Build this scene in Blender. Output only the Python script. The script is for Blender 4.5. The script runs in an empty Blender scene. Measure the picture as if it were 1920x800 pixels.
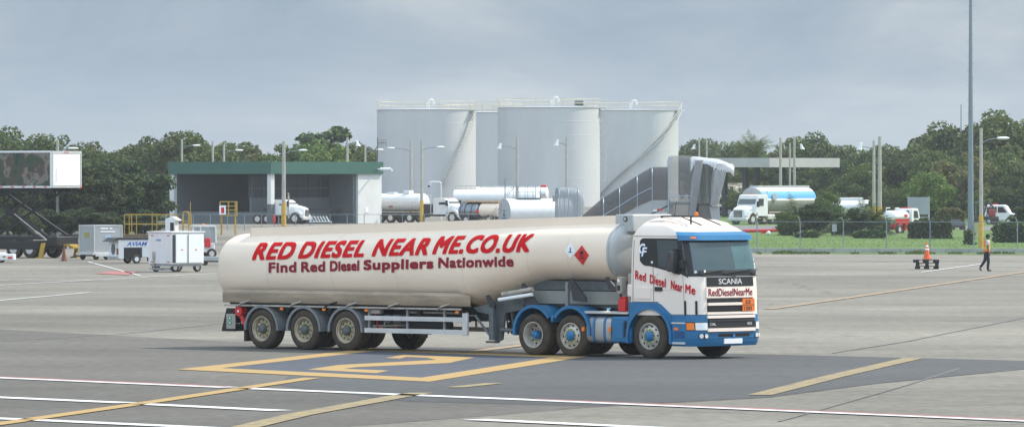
import bpy, bmesh, math, random
from math import sin, cos, pi, radians, sqrt, atan2
from mathutils import Vector, Matrix, noise as mnoise
random.seed(7)
S = bpy.context.scene
COL = S.collection
H = 4.35; F = 12000.0; HY = 327.0          # camera height, focal length and horizon row (in 1920-wide pixels)

def D_(y): return F*H/(y-HY)
def G(x, y):
    d = D_(y); return ((x-960)*d/F, d)
def at(x, d): return (x-960)*d/F
def zz(y, d): return H-(y-HY)*d/F

# ------------------------------------------------------------------ materials
def lin(c):
    return tuple(((v/255)/12.92 if v/255 <= 0.04045 else ((v/255+0.055)/1.055)**2.4) for v in c)
MATS = {}
def mat(name, col, rough=0.6, metal=0.0, var=0.0, scale=3.0, bump=0.0, bscale=20, spec=0.5, coat=0, streak=None, emis=None, alpha=None):
    if name in MATS: return MATS[name]
    m = bpy.data.materials.new(name); m.use_nodes = True
    nt = m.node_tree; b = nt.nodes['Principled BSDF']
    b.inputs['Base Color'].default_value = (*col, 1); b.inputs['Roughness'].default_value = rough
    b.inputs['Metallic'].default_value = metal; b.inputs['Specular IOR Level'].default_value = spec
    b.inputs['Coat Weight'].default_value = coat
    tc = nt.nodes.new('ShaderNodeTexCoord')
    if var > 0:
        mp = nt.nodes.new('ShaderNodeMapping'); nt.links.new(tc.outputs['Object'], mp.inputs['Vector'])
        if streak: mp.inputs['Scale'].default_value = streak
        n = nt.nodes.new('ShaderNodeTexNoise'); n.inputs['Scale'].default_value = scale; n.inputs['Detail'].default_value = 6; n.inputs['Roughness'].default_value = .65
        nt.links.new(mp.outputs['Vector'], n.inputs['Vector'])
        r = nt.nodes.new('ShaderNodeValToRGB'); r.color_ramp.elements[0].position = .3; r.color_ramp.elements[1].position = .7
        r.color_ramp.elements[0].color = (*[max(0, c*(1-var)) for c in col], 1)
        r.color_ramp.elements[1].color = (*[min(1, c*(1+var*.6)) for c in col], 1)
        nt.links.new(n.outputs['Fac'], r.inputs['Fac']); nt.links.new(r.outputs['Color'], b.inputs['Base Color'])
    if bump > 0:
        n2 = nt.nodes.new('ShaderNodeTexNoise'); n2.inputs['Scale'].default_value = bscale; n2.inputs['Detail'].default_value = 4
        nt.links.new(tc.outputs['Object'], n2.inputs['Vector'])
        bp = nt.nodes.new('ShaderNodeBump'); bp.inputs['Strength'].default_value = bump; bp.inputs['Distance'].default_value = .02
        nt.links.new(n2.outputs['Fac'], bp.inputs['Height']); nt.links.new(bp.outputs['Normal'], b.inputs['Normal'])
    if emis:
        b.inputs['Emission Color'].default_value = (*col, 1); b.inputs['Emission Strength'].default_value = emis
    if alpha is not None:
        b.inputs['Alpha'].default_value = alpha
    MATS[name] = m
    return m

cream   = mat('cream_paint', (.87,.715,.565), .42, var=.07, scale=.9, streak=(.5,1,2.2), coat=.1, bump=.04, bscale=1.3)
cabwhite= mat('cab_white', (.86,.74,.64), .35, var=.04, scale=1.2, coat=.2)
frontgrey=mat('tank_end_grey', (.44,.45,.44), .35, metal=.2, var=.08, scale=1)
blue    = mat('blue_paint', (.010,.150,.325), .36, var=.14, scale=3, coat=.25)
bluel   = mat('blue_edge', (.014,.175,.39), .35, coat=.2)
red     = mat('red_letter', (.60,.006,.010), .75, spec=.15)
redd    = mat('dark_red_letter', (.27,.02,.035), .75, spec=.15)
redp    = mat('red_plastic', (.62,.02,.02), .35)
black   = mat('black_plastic', (.012,.012,.013), .5, var=.2, scale=5)
dark    = mat('dark_steel', (.035,.037,.040), .6, var=.35, scale=4)
chass   = mat('chassis_grey', (.11,.125,.13), .55, var=.35, scale=3)
fend    = mat('fender_grey', (.21,.215,.22), .5, var=.2, scale=4)
fend_in = mat('fender_inner', (.05,.05,.053), .7)
skirtm  = mat('dirty_skirt', (.36,.28,.20), .6, var=.38, scale=1.6, streak=(.5,1,3))
railm   = mat('hose_rail', (.42,.38,.32), .5, var=.3, scale=4)
alu     = mat('aluminium', (.66,.64,.62), .38, metal=.35, var=.12, scale=3)
chrome  = mat('chrome', (.75,.75,.75), .18, metal=.9)
steeltank=mat('fuel_tank_steel', (.42,.40,.38), .4, metal=.3, var=.15, scale=2)
rubber  = mat('tyre_rubber', (.058,.042,.028), .85, var=.45, scale=5, bump=.3, bscale=30)
rimc    = mat('cream_rim', (.46,.38,.27), .5, metal=.2, var=.25, scale=8)
rima    = mat('alloy_rim', (.52,.48,.41), .4, metal=.4, var=.2, scale=8)
nutm    = mat('wheel_nut', (.50,.50,.12), .5)
hubg    = mat('hub_grey', (.10,.11,.11), .5, var=.3, scale=10)
glass   = mat('dark_glass', (.02,.028,.03), .06, spec=.7, coat=.3)
wglass  = mat('windscreen_glass', (.045,.075,.08), .07, spec=.8, coat=.4)
reflpaint = mat('windscreen_reflection_paint', (.09,.165,.175), .15, var=.2, scale=2)
orange  = mat('orange_lens', (.9,.22,.02), .3)
orangep = mat('orange_plate', (.75,.17,.02), .5, var=.1)
lens    = mat('clear_lens', (.8,.8,.78), .15, metal=.2)
white   = mat('white_paint', (.72,.72,.71), .45, var=.08, scale=2)
whited  = mat('white_decal', (.85,.85,.85), .5)
beige   = mat('beige_box', (.36,.33,.28), .6, var=.15)
green   = mat('green_sticker', (.03,.30,.16), .5)
yellow  = mat('yellow_paint', (.42,.27,.035), .55, var=.2, scale=4)
yellowp = mat('pole_yellow', (.58,.36,.05), .7, var=.25, scale=3)
concp   = mat('concrete_pole', (.42,.40,.35), .8, var=.2, scale=2)
steelp  = mat('galvanised_pole', (.20,.24,.27), .6, var=.1, scale=2)
tankw   = mat('storage_tank_white', (.50,.505,.50), .5, var=.09, scale=.25, streak=(1,1,.25))
tankr   = mat('storage_rail', (.60,.55,.42), .6)
hgreen  = mat('fascia_green', (.035,.115,.085), .6, var=.08, scale=.5)
wallw   = mat('wall_white', (.68,.68,.65), .8, var=.08, scale=.6)
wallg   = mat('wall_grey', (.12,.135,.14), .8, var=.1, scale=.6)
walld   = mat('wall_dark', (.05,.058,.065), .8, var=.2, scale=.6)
stainless=mat('stainless', (.28,.31,.34), .22, metal=.9, var=.2, scale=2)
greyc   = mat('container_grey', (.36,.37,.37), .55, var=.12, scale=2)
conc    = mat('canopy_concrete', (.46,.46,.43), .8, var=.1, scale=.5)
tblue   = mat('tanker_stripe_blue', (.09,.33,.60), .45)
vestor  = mat('vest_orange', (.75,.17,.03), .7)
vestye  = mat('vest_yellow', (.45,.48,.12), .7)
navy    = mat('navy_trousers', (.014,.018,.032), .85)
skin_m  = mat('skin_brown', (.16,.08,.05), .6)
shirt_m = mat('shirt_pale_blue', (.35,.43,.52), .8)
conem   = mat('cone_orange', (.75,.13,.03), .6, var=.15)
bluetxt = mat('logo_blue', (.03,.12,.42), .5)
wood    = mat('bark', (.16,.12,.085), .9, var=.4, scale=5)
pinkbrn = mat('machine_red', (.30,.05,.04), .6, var=.3)

def glassy(name, col, alpha, rough=.15):
    m = bpy.data.materials.new(name); m.use_nodes = True; nt = m.node_tree
    b = nt.nodes['Principled BSDF']; b.inputs['Base Color'].default_value = (*col, 1); b.inputs['Roughness'].default_value = rough
    b.inputs['Alpha'].default_value = alpha
    MATS[name] = m; return m
smoke = glassy('smoked_plastic', (.085,.078,.075), .70)
smokel = glassy('smoked_plastic_pale', (.22,.215,.21), .42)
clearp = glassy('clear_canopy', (.33,.35,.37), .62)
silverf = mat('silver_bellows', (.58,.58,.58), .35, metal=.2, var=.35, scale=6, streak=(6,6,.4))
thinglass = glassy('cabin_glass', (.30,.38,.40), .45)

def leafmat(name, c1, c2, c3):
    m = bpy.data.materials.new(name); m.use_nodes = True; nt = m.node_tree; b = nt.nodes['Principled BSDF']
    g = nt.nodes.new('ShaderNodeNewGeometry'); r = nt.nodes.new('ShaderNodeValToRGB')
    r.color_ramp.elements[0].color = (*c1,1); r.color_ramp.elements[1].color = (*c2,1)
    e = r.color_ramp.elements.new(.9); e.color = (*c3,1); r.color_ramp.elements[2].position = 1.0
    r.color_ramp.elements[1].position = .55
    els = sorted(r.color_ramp.elements, key=lambda q:q.position)
    els[0].color = (*c1,1); els[1].color = (*c2,1) if len(els) > 2 else els[1].color; els[-1].color = (*c3,1)
    nt.links.new(g.outputs['Random Per Island'], r.inputs['Fac'])
    oi = nt.nodes.new('ShaderNodeObjectInfo'); hs = nt.nodes.new('ShaderNodeHueSaturation')
    ma = nt.nodes.new('ShaderNodeMapRange'); ma.inputs['To Min'].default_value = .475; ma.inputs['To Max'].default_value = .52
    nt.links.new(oi.outputs['Random'], ma.inputs['Value']); nt.links.new(ma.outputs['Result'], hs.inputs['Hue'])
    mv = nt.nodes.new('ShaderNodeMapRange'); mv.inputs['To Min'].default_value = .75; mv.inputs['To Max'].default_value = 1.25
    fr = nt.nodes.new('ShaderNodeMath'); fr.operation = 'FRACT'; mu = nt.nodes.new('ShaderNodeMath'); mu.operation = 'MULTIPLY'; mu.inputs[1].default_value = 7.31
    nt.links.new(oi.outputs['Random'], mu.inputs[0]); nt.links.new(mu.outputs[0], fr.inputs[0]); nt.links.new(fr.outputs[0], mv.inputs['Value'])
    nt.links.new(mv.outputs['Result'], hs.inputs['Value'])
    nt.links.new(r.outputs['Color'], hs.inputs['Color']); nt.links.new(hs.outputs['Color'], b.inputs['Base Color'])
    b.inputs['Roughness'].default_value = .65; b.inputs['Specular IOR Level'].default_value = .25
    tr = nt.nodes.new('ShaderNodeBsdfTranslucent'); nt.links.new(hs.outputs['Color'], tr.inputs['Color'])
    mx = nt.nodes.new('ShaderNodeMixShader'); mx.inputs[0].default_value = .25
    out = nt.nodes['Material Output']
    nt.links.new(b.outputs[0], mx.inputs[1]); nt.links.new(tr.outputs[0], mx.inputs[2]); nt.links.new(mx.outputs[0], out.inputs['Surface'])
    MATS[name] = m; return m
leafA = leafmat('leaf_green', (.040,.072,.020), (.085,.135,.034), (.16,.21,.05))
leafB = leafmat('leaf_olive', (.048,.070,.022), (.10,.135,.036), (.18,.18,.06))
leafC = leafmat('leaf_dark', (.020,.032,.018), (.040,.060,.030), (.07,.09,.045))
leafL = leafmat('leaf_bright', (.07,.12,.025), (.13,.21,.04), (.22,.28,.06))
leafR = leafmat('leaf_reddish', (.08,.07,.035), (.13,.105,.05), (.19,.14,.07))

# ------------------------------------------------------------------ mesh builder
class MB:
    def __init__(s): s.v=[]; s.f=[]; s.m=[]
    def add(s, vs, fs, m=0):
        o=len(s.v); s.v += [tuple(v) for v in vs]
        s.f += [tuple(i+o for i in f) for f in fs]; s.m += [m]*len(fs)
    def bx(s, x0,x1,y0,y1,z0,z1,m=0, R=None):
        vs=[(x,y,z) for z in (z0,z1) for y in (y0,y1) for x in (x0,x1)]
        if R is not None: vs=[tuple(R@Vector(v)) for v in vs]
        s.add(vs,[(0,2,3,1),(4,5,7,6),(0,1,5,4),(2,6,7,3),(0,4,6,2),(1,3,7,5)],m); return s
    def tube(s,p,q,r,n=8,m=0,r2=None,caps=True):
        p=Vector(p);q=Vector(q);d=(q-p)
        if d.length<1e-6: return s
        d.normalize(); a=d.orthogonal().normalized(); b=d.cross(a); r2=r if r2 is None else r2
        vs=[p+(a*cos(2*pi*i/n)+b*sin(2*pi*i/n))*r for i in range(n)]+[q+(a*cos(2*pi*i/n)+b*sin(2*pi*i/n))*r2 for i in range(n)]
        fs=[(i,(i+1)%n,n+(i+1)%n,n+i) for i in range(n)]
        if caps: fs+=[tuple(range(n-1,-1,-1)),tuple(range(n,2*n))]
        s.add(vs,fs,m); return s
    def path(s,pts,r,n=8,m=0):
        for a,b in zip(pts,pts[1:]): s.tube(a,b,r,n,m)
        return s
    def prism(s,poly,axis,a,b,m=0):
        n=len(poly)
        def P(u,v,w): return {'y':(u,w,v),'x':(w,u,v),'z':(u,v,w)}[axis]
        vs=[P(u,v,a) for u,v in poly]+[P(u,v,b) for u,v in poly]
        fs=[(i,(i+1)%n,n+(i+1)%n,n+i) for i in range(n)]+[tuple(range(n-1,-1,-1)),tuple(range(n,2*n))]
        s.add(vs,fs,m); return s
    def loft(s,rings,m=0,closed=True,cap0=True,cap1=True,mf=None):
        n=len(rings[0]); o=len(s.v); vs=[v for r in rings for v in r]; fs=[];ms=[]
        k=n if closed else n-1
        for j in range(len(rings)-1):
            for i in range(k):
                fs.append((j*n+i,j*n+(i+1)%n,(j+1)*n+(i+1)%n,(j+1)*n+i)); ms.append(mf(j,i) if mf else m)
        if cap0: fs.append(tuple(range(n-1,-1,-1))); ms.append(m)
        if cap1: fs.append(tuple((len(rings)-1)*n+i for i in range(n))); ms.append(m)
        s.v+= [tuple(v) for v in vs]; s.f+=[tuple(i+o for i in f) for f in fs]; s.m+=ms; return s
    def lathe(s,prof,c=(0,0,0),axis='y',n=32,m=0,cap=True):
        # prof: (radius, along)
        rings=[]
        for r,a in prof:
            ring=[]
            for i in range(n):
                t=2*pi*i/n; u=r*cos(t); w=r*sin(t)
                p={'y':(u,a,w),'x':(a,u,w),'z':(u,w,a)}[axis]
                ring.append((p[0]+c[0],p[1]+c[1],p[2]+c[2]))
            rings.append(ring)
        return s.loft(rings,m,cap0=cap and prof[0][0]>1e-4,cap1=cap and prof[-1][0]>1e-4)
    def build(s,name,mats,parent=None,smooth=35,bevel=0,loc=None):
        me=bpy.data.meshes.new(name); me.from_pydata(s.v,[],s.f)
        if not isinstance(mats,(list,tuple)): mats=[mats]
        for m in mats: me.materials.append(m)
        me.polygons.foreach_set('material_index',s.m)
        bm=bmesh.new(); bm.from_mesh(me); bmesh.ops.recalc_face_normals(bm,faces=bm.faces); bm.to_mesh(me); bm.free()
        if smooth:
            me.shade_smooth(); me.set_sharp_from_angle(angle=radians(smooth))
        me.update()
        o=bpy.data.objects.new(name,me); COL.objects.link(o)
        if parent: o.parent=parent
        if loc: o.location=loc
        if bevel:
            b=o.modifiers.new('Bevel','BEVEL'); b.width=bevel; b.segments=2; b.limit_method='ANGLE'; b.angle_limit=radians(50)
        return o
def thing(name,label,cat,loc=(0,0,0),rz=0,group=None,scale=1):
    o=bpy.data.objects.new(name,None); COL.objects.link(o); o.empty_display_size=.3
    o.location=loc if len(loc)==3 else (loc[0],loc[1],0); o.rotation_euler=(0,0,rz); o.scale=(scale,)*3
    o['label']=label; o['category']=cat
    if group: o['group']=group
    return o
def tag(o,label,cat,group=None):
    o['label']=label; o['category']=cat
    if group: o['group']=group
    return o
def struct(o): o['kind']='structure'; return o
def dup(root,loc,rz=None,label=None,scale=None):
    r=root.copy(); COL.objects.link(r); r.location=loc if len(loc)==3 else (loc[0],loc[1],0)
    if rz is not None: r.rotation_euler=(0,0,rz)
    if scale is not None: r.scale=(scale,)*3 if not isinstance(scale,tuple) else scale
    if label: r['label']=label
    for c in list(root.children):
        c2=c.copy(); COL.objects.link(c2); c2.parent=r
        for g in list(c.children):
            g2=g.copy(); COL.objects.link(g2); g2.parent=c2
    return r
def copychild(o,parent,loc,rz=None):
    c=o.copy(); COL.objects.link(c); c.parent=parent; c.location=loc
    if rz is not None: c.rotation_euler=(0,0,rz)
    for g in list(o.children):
        g2=g.copy(); COL.objects.link(g2); g2.parent=c
    return c
def text(body,fn,width,height,m,parent,name='lettering',shear=0,offset=0.0,cuts=0,spacing=1.0,bold=0.0,bold_x=False):
    cu=bpy.data.curves.new('t','FONT'); cu.body=body; cu.size=1; cu.shear=shear; cu.offset=offset; cu.space_character=spacing; cu.resolution_u=4
    ob=bpy.data.objects.new('t',cu); COL.objects.link(ob)
    bpy.context.view_layer.update()
    dg=bpy.context.evaluated_depsgraph_get(); me=bpy.data.meshes.new_from_object(ob.evaluated_get(dg))
    bpy.data.objects.remove(ob); bpy.data.curves.remove(cu)
    xs=[v.co.x for v in me.vertices]; ys=[v.co.y for v in me.vertices]
    x0,x1,y0,y1=min(xs),max(xs),min(ys),max(ys)
    sx=width/(x1-x0); sy=height/(y1-y0)
    for v in me.vertices: v.co=Vector(((v.co.x-x0)*sx,(v.co.y-y0)*sy,0))
    bm=bmesh.new(); bm.from_mesh(me)
    if cuts:
        for k in range(1,cuts):
            bmesh.ops.bisect_plane(bm,geom=bm.verts[:]+bm.edges[:]+bm.faces[:],plane_co=(0,height*k/cuts,0),plane_no=(0,1,0))
    if bold:
        base=bm.copy() if False else None
        src=[(v.co.x,v.co.y) for v in bm.verts]; bm.verts.index_update(); fsrc=[[v.index for v in f.verts] for f in bm.faces]
        k=0
        allv=[];allf=[]
        bw=bold*height
        for dx in (-1,-.5,0,.5,1):
            for dy in (-.7,0,.7):
                o=len(allv); k+=1
                for (x,y) in src:
                    p=Vector(fn(min(max(x*(1-2*bw/width)+bw+dx*bw,0),width),y*(1-1.4*bw/height)+.7*bw+dy*bw))
                    allv.append((p,k))
                allf+=[[i+o for i in f] for f in fsrc]
        bm.free(); bm=bmesh.new()
        vv=[bm.verts.new(p+Vector((0,-1,0))*(.0004*k_) if not bold_x else p+Vector((1,0,0))*(.0004*k_)) for p,k_ in allv] if True else []
        for f in allf: bm.faces.new([vv[i] for i in f])
    else:
        for v in bm.verts: v.co=Vector(fn(v.co.x,v.co.y))
    bm.to_mesh(me); bm.free(); me.materials.clear(); me.materials.append(m); me.name=name
    for p in me.polygons: p.material_index=0
    o=bpy.data.objects.new(name,me); COL.objects.link(o); o.parent=parent
    return o

# ------------------------------------------------------------------ camera, world, light
cam=bpy.data.cameras.new('camera'); co=bpy.data.objects.new('camera',cam); COL.objects.link(co); S.camera=co
co.location=(0,0,H); co.rotation_euler=(pi/2,0,0)
cam.sensor_width=36; cam.lens=36*F/1920; cam.shift_y=-(400-HY)/1920; cam.clip_start=1; cam.clip_end=6000
EL=radians(49); AZ=(.93,.36)
n_=sqrt(AZ[0]**2+AZ[1]**2); sd=Vector((AZ[0]/n_*cos(EL),AZ[1]/n_*cos(EL),sin(EL)))
sun=bpy.data.lights.new('sun','SUN'); so=bpy.data.objects.new('sun',sun); COL.objects.link(so)
so.rotation_euler=sd.to_track_quat('Z','Y').to_euler(); sun.energy=4.8; sun.angle=radians(.8); sun.color=(1,.93,.82)
so.location=(0,0,60)
w=bpy.data.worlds.new('World'); S.world=w; w.use_nodes=True; nt=w.node_tree
bg=nt.nodes['Background']; bg.inputs['Strength'].default_value=1
sky=nt.nodes.new('ShaderNodeTexSky'); sky.sky_type='NISHITA'; sky.sun_disc=False; sky.sun_elevation=EL; sky.sun_rotation=atan2(sd.x,sd.y)
sky.dust_density=2.0
sm=nt.nodes.new('ShaderNodeVectorMath'); sm.operation='SCALE'; sm.inputs['Scale'].default_value=.10
nt.links.new(sky.outputs[0],sm.inputs[0])
tc=nt.nodes.new('ShaderNodeTexCoord'); sep=nt.nodes.new('ShaderNodeSeparateXYZ'); nt.links.new(tc.outputs['Generated'],sep.inputs[0])
mp=nt.nodes.new('ShaderNodeMapping'); mp.inputs['Scale'].default_value=(14,14,52); mp.inputs['Rotation'].default_value=(0,radians(-6),0); nt.links.new(tc.outputs['Generated'],mp.inputs['Vector'])
n1=nt.nodes.new('ShaderNodeTexNoise'); n1.inputs['Scale'].default_value=1.3; n1.inputs['Detail'].default_value=9; n1.inputs['Roughness'].default_value=.57; n1.inputs['Distortion'].default_value=.35
nt.links.new(mp.outputs[0],n1.inputs['Vector'])
r1=nt.nodes.new('ShaderNodeValToRGB'); e=r1.color_ramp.elements
e[0].position=.36; e[0].color=(.275,.37,.485,1); e[1].position=.68; e[1].color=(.55,.61,.65,1)
x=r1.color_ramp.elements.new(.52); x.color=(.37,.455,.55,1)
nt.links.new(n1.outputs['Fac'],r1.inputs['Fac'])
# overcast: zenith brighter than the horizon
mr=nt.nodes.new('ShaderNodeMapRange'); mr.inputs['From Min'].default_value=0.02; mr.inputs['From Max'].default_value=1; mr.inputs['To Min'].default_value=1; mr.inputs['To Max'].default_value=2.2
nt.links.new(sep.outputs['Z'],mr.inputs['Value'])
hb=nt.nodes.new('ShaderNodeMapRange'); hb.inputs['From Min'].default_value=.022; hb.inputs['From Max'].default_value=.004; hb.inputs['To Min'].default_value=0; hb.inputs['To Max'].default_value=.5; nt.links.new(sep.outputs['Z'],hb.inputs['Value'])
hmix=nt.nodes.new('ShaderNodeMix'); hmix.data_type='RGBA'; hmix.inputs['B'].default_value=(.48,.575,.66,1); nt.links.new(r1.outputs[0],hmix.inputs['A']); nt.links.new(hb.outputs[0],hmix.inputs['Factor'])
sc=nt.nodes.new('ShaderNodeVectorMath'); sc.operation='SCALE'; nt.links.new(hmix.outputs['Result'],sc.inputs[0]); nt.links.new(mr.outputs[0],sc.inputs['Scale'])
mx=nt.nodes.new('ShaderNodeMix'); mx.data_type='RGBA'; mx.inputs['Factor'].default_value=.85
nt.links.new(sm.outputs[0],mx.inputs['A']); mr2=nt.nodes.new('ShaderNodeMapRange'); mr2.inputs['From Min'].default_value=.35; mr2.inputs['From Max'].default_value=-.9; mr2.inputs['To Min'].default_value=1; mr2.inputs['To Max'].default_value=2.35  # extra sky brightness behind the camera, added to light the truck side
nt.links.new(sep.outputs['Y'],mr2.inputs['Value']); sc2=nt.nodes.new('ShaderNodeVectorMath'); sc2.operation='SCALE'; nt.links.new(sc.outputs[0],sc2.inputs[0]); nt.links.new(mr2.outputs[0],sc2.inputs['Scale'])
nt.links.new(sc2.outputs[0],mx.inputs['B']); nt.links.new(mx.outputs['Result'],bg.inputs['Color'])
S.render.engine='CYCLES'
S.view_settings.view_transform='Standard'; S.view_settings.look='None'; S.view_settings.gamma=1; S.view_settings.exposure=0.14
S.cycles.max_bounces=8; S.cycles.transparent_max_bounces=16; S.cycles.volume_bounces=0

# ------------------------------------------------------------------ ground
def ground_mat(name, base, var, fine, seams=False, blot=(.045,.16)):
    m=bpy.data.materials.new(name); m.use_nodes=True; nt=m.node_tree; b=nt.nodes['Principled BSDF']
    g=nt.nodes.new('ShaderNodeNewGeometry')
    def nz(scale,det,st=(1,1,1)):
        mp=nt.nodes.new('ShaderNodeMapping'); mp.inputs['Scale'].default_value=st; nt.links.new(g.outputs['Position'],mp.inputs['Vector'])
        n=nt.nodes.new('ShaderNodeTexNoise'); n.inputs['Scale'].default_value=scale; n.inputs['Detail'].default_value=det; n.inputs['Roughness'].default_value=.62
        nt.links.new(mp.outputs[0],n.inputs['Vector']); return n
    def mr(src,a,bb,lo,hi):
        r=nt.nodes.new('ShaderNodeMapRange'); r.inputs['From Min'].default_value=a; r.inputs['From Max'].default_value=bb; r.inputs['To Min'].default_value=lo; r.inputs['To Max'].default_value=hi
        nt.links.new(src,r.inputs['Value']); return r.outputs[0]
    def mul(a,bb):
        q=nt.nodes.new('ShaderNodeMath'); q.operation='MULTIPLY'; nt.links.new(a,q.inputs[0]); nt.links.new(bb,q.inputs[1]); return q.outputs[0]
    big=mr(nz(blot[0],5,(.55,1,1)).outputs['Fac'],.35,.65,1-var,1+var*.6)
    mid=mr(nz(blot[1],8,(.8,1,1)).outputs['Fac'],.3,.7,1-var*.8,1+var*.5)
    fin=mr(nz(3.5,8,(1,.35,1)).outputs['Fac'],.3,.7,1-fine,1+fine)
    f=mul(mul(big,mid),fin)
    if seams:
        # slab joints and tar-filled cracks
        br=nt.nodes.new('ShaderNodeTexBrick'); br.offset=0; br.inputs['Scale'].default_value=1; br.inputs['Brick Width'].default_value=7.5; br.inputs['Row Height'].default_value=7.5
        br.inputs['Mortar Size'].default_value=.045; br.inputs['Mortar Smooth'].default_value=.3
        br.inputs['Color1'].default_value=(1,1,1,1); br.inputs['Color2'].default_value=(.93,.93,.93,1); br.inputs['Mortar'].default_value=(.62,.62,.62,1)
        mp=nt.nodes.new('ShaderNodeMapping'); mp.inputs['Rotation'].default_value=(0,0,radians(-38)); nt.links.new(g.outputs['Position'],mp.inputs['Vector']); nt.links.new(mp.outputs[0],br.inputs['Vector'])
        f=mul(f,br.outputs['Color'])
        vo=nt.nodes.new('ShaderNodeTexVoronoi'); vo.feature='DISTANCE_TO_EDGE'; vo.inputs['Scale'].default_value=.03
        nn=nz(.3,4); va=nt.nodes.new('ShaderNodeVectorMath'); va.operation='MULTIPLY_ADD'
        va.inputs[1].default_value=(3,3,0); nt.links.new(nn.outputs['Color'],va.inputs[0]); nt.links.new(g.outputs['Position'],va.inputs[2]); nt.links.new(va.outputs[0],vo.inputs['Vector'])
        f=mul(f,mr(vo.outputs['Distance'],.0012,.003,.72,1))
    cm=nt.nodes.new('ShaderNodeVectorMath'); cm.operation='SCALE'; cm.inputs[0].default_value=base; nt.links.new(f,cm.inputs['Scale'])
    nt.links.new(cm.outputs[0],b.inputs['Base Color']); b.inputs['Roughness'].default_value=.85; b.inputs['Specular IOR Level'].default_value=.3
    return m
m_apron=ground_mat('apron_concrete',(.205,.190,.160),.28,.18,True)
m_asph=ground_mat('apron_asphalt',(.120,.112,.098),.22,.18)
m_asphd=ground_mat('apron_asphalt_dark',(.080,.081,.082),.16,.14)
m_box=ground_mat('stand_box_dark',(.072,.080,.098),.14,.12)
m_grass=ground_mat('grass_green',(.10,.165,.035),.18,.15,blot=(.1,.6))
m_road=ground_mat('service_road',(.17,.17,.165),.1,.1)
def paint_mat(name,col,wear):
    m=bpy.data.materials.new(name); m.use_nodes=True; nt=m.node_tree; b=nt.nodes['Principled BSDF']
    g=nt.nodes.new('ShaderNodeNewGeometry'); n=nt.nodes.new('ShaderNodeTexNoise'); n.inputs['Scale'].default_value=2.2; n.inputs['Detail'].default_value=8; n.inputs['Roughness'].default_value=.7
    nt.links.new(g.outputs['Position'],n.inputs['Vector'])
    r=nt.nodes.new('ShaderNodeMapRange'); r.inputs['From Min'].default_value=wear-.12; r.inputs['From Max'].default_value=wear+.12; nt.links.new(n.outputs['Fac'],r.inputs['Value'])
    mx=nt.nodes.new('ShaderNodeMix'); mx.data_type='RGBA'; mx.inputs['A'].default_value=(.12,.12,.112,1); mx.inputs['B'].default_value=(*col,1)
    nt.links.new(r.outputs[0],mx.inputs['Factor']); nt.links.new(mx.outputs['Result'],b.inputs['Base Color']); b.inputs['Roughness'].default_value=.75
    return m
p_white=paint_mat('line_white',(.62,.61,.60),.28)
p_yel=paint_mat('line_yellow',(.36,.235,.085),.30)
p_yelw=paint_mat('line_yellow_worn',(.30,.225,.10),.45)
p_or=paint_mat('line_orange',(.34,.24,.15),.42)
p_faint=paint_mat('line_white_worn',(.42,.42,.40),.42)
p_red=paint_mat('patch_red',(.36,.12,.11),.40)
def sheet(name,polys,z,m,px=True):
    b=MB()
    for poly in polys:
        pts=[(*G(*p),z) if px else (*p,z) for p in poly]
        b.add(pts,[tuple(range(len(pts)))])
    o=b.build(name,m,smooth=0)
    # normals up
    for p in o.data.polygons:
        if p.normal.z<0: p.flip()
    return struct(o)
sheet('ground',[[(-1500,-100),(1500,-100),(1500,2600),(-1500,2600)]],0,m_apron,False)
sheet('asphalt_strip',[[(-300,601),(0,617),(430,640),(700,649),(1060,656),(1440,664),(1920,676),(2100,680),(2100,672+10),(1920,692),(1650,718),(1440,745),(1120,762),(900,780),(560,806),(300,830),(-300,900)]],.004,m_asph)
sheet('asphalt_patch',[[(640,648),(1060,656),(1440,664),(1920,676),(2100,680),(2100,683),(1920,692),(1650,718),(1440,744),(1120,761),(760,752),(520,722),(560,690)]],.008,m_asphd)
# the painted stand box
L,T,Rr,B=(332,693),(695,653),(1105,668),(805,716)
def ins(p,q,t): return (p[0]+(q[0]-p[0])*t,p[1]+(q[1]-p[1])*t)
gL,gT,gR,gB=[Vector(G(*p)) for p in (L,T,Rr,B)]
gB=gL+gR-gT if False else gB
cen=(gL+gT+gR+gB)/4
def inset(k,kk=None): return [tuple(cen+(g-cen)*k) for g in (gL,gT,gR,gB)]
sheet('stand_box_surface',[inset(1.0)],.012,m_box,False)
o_,i_=inset(1.0),inset(.80)
sheet('stand_box_outline',[[o_[k],o_[(k+1)%4],i_[(k+1)%4],i_[k]] for k in range(4)],.016,p_yel,False)
# figure 2
two=[[(580,688),(660,671),(800,678.5),(842,678.5),(815,672),(722,668.5),(750,665),(888,670.5),(845,679.5),(636,690),(729,694.5),(705,700)]]
sheet('stand_figure',[[(577,693),(636,684.5),(668,688.8),(644,691.8)],[(577,693),(644,691.8),(730,695),(705,700)],[(636,684.5),(818,675),(842,680.8),(668,688.8)],[(818,675),(800,671),(890,670.5),(842,680.8)],[(723,671.5),(757,665.3),(890,670.5),(800,671),(762,669.5),(750,672.5)]],.016,p_yel)
def line(pts,w,z,m,name):
    b=[]
    for p,q in zip(pts,pts[1:]):
        a=Vector(G(*p)); c=Vector(G(*q)); d=(c-a).normalized(); nn=Vector((-d.y,d.x))*w/2
        b.append([tuple(a+nn),tuple(a-nn),tuple(c-nn),tuple(c+nn)])
    return sheet(name,b,z,m,False)
WL=.55
line([(-200,700),(430,727)],WL,.020,p_white,'white_line'); line([(457,728.5),(1000,750.5),(2050,795)],WL,.020,p_white,'white_line')
line([(-200,698.6),(430,725.6)],.25,.024,p_red,'red_line_edge'); line([(1000,749),(2050,793.4)],.25,.024,p_red,'red_line_edge')
line([(-200,737),(240,756)],WL,.020,p_white,'white_line'); line([(267,758),(526,770.5)],WL,.020,p_white,'white_line')
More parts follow.
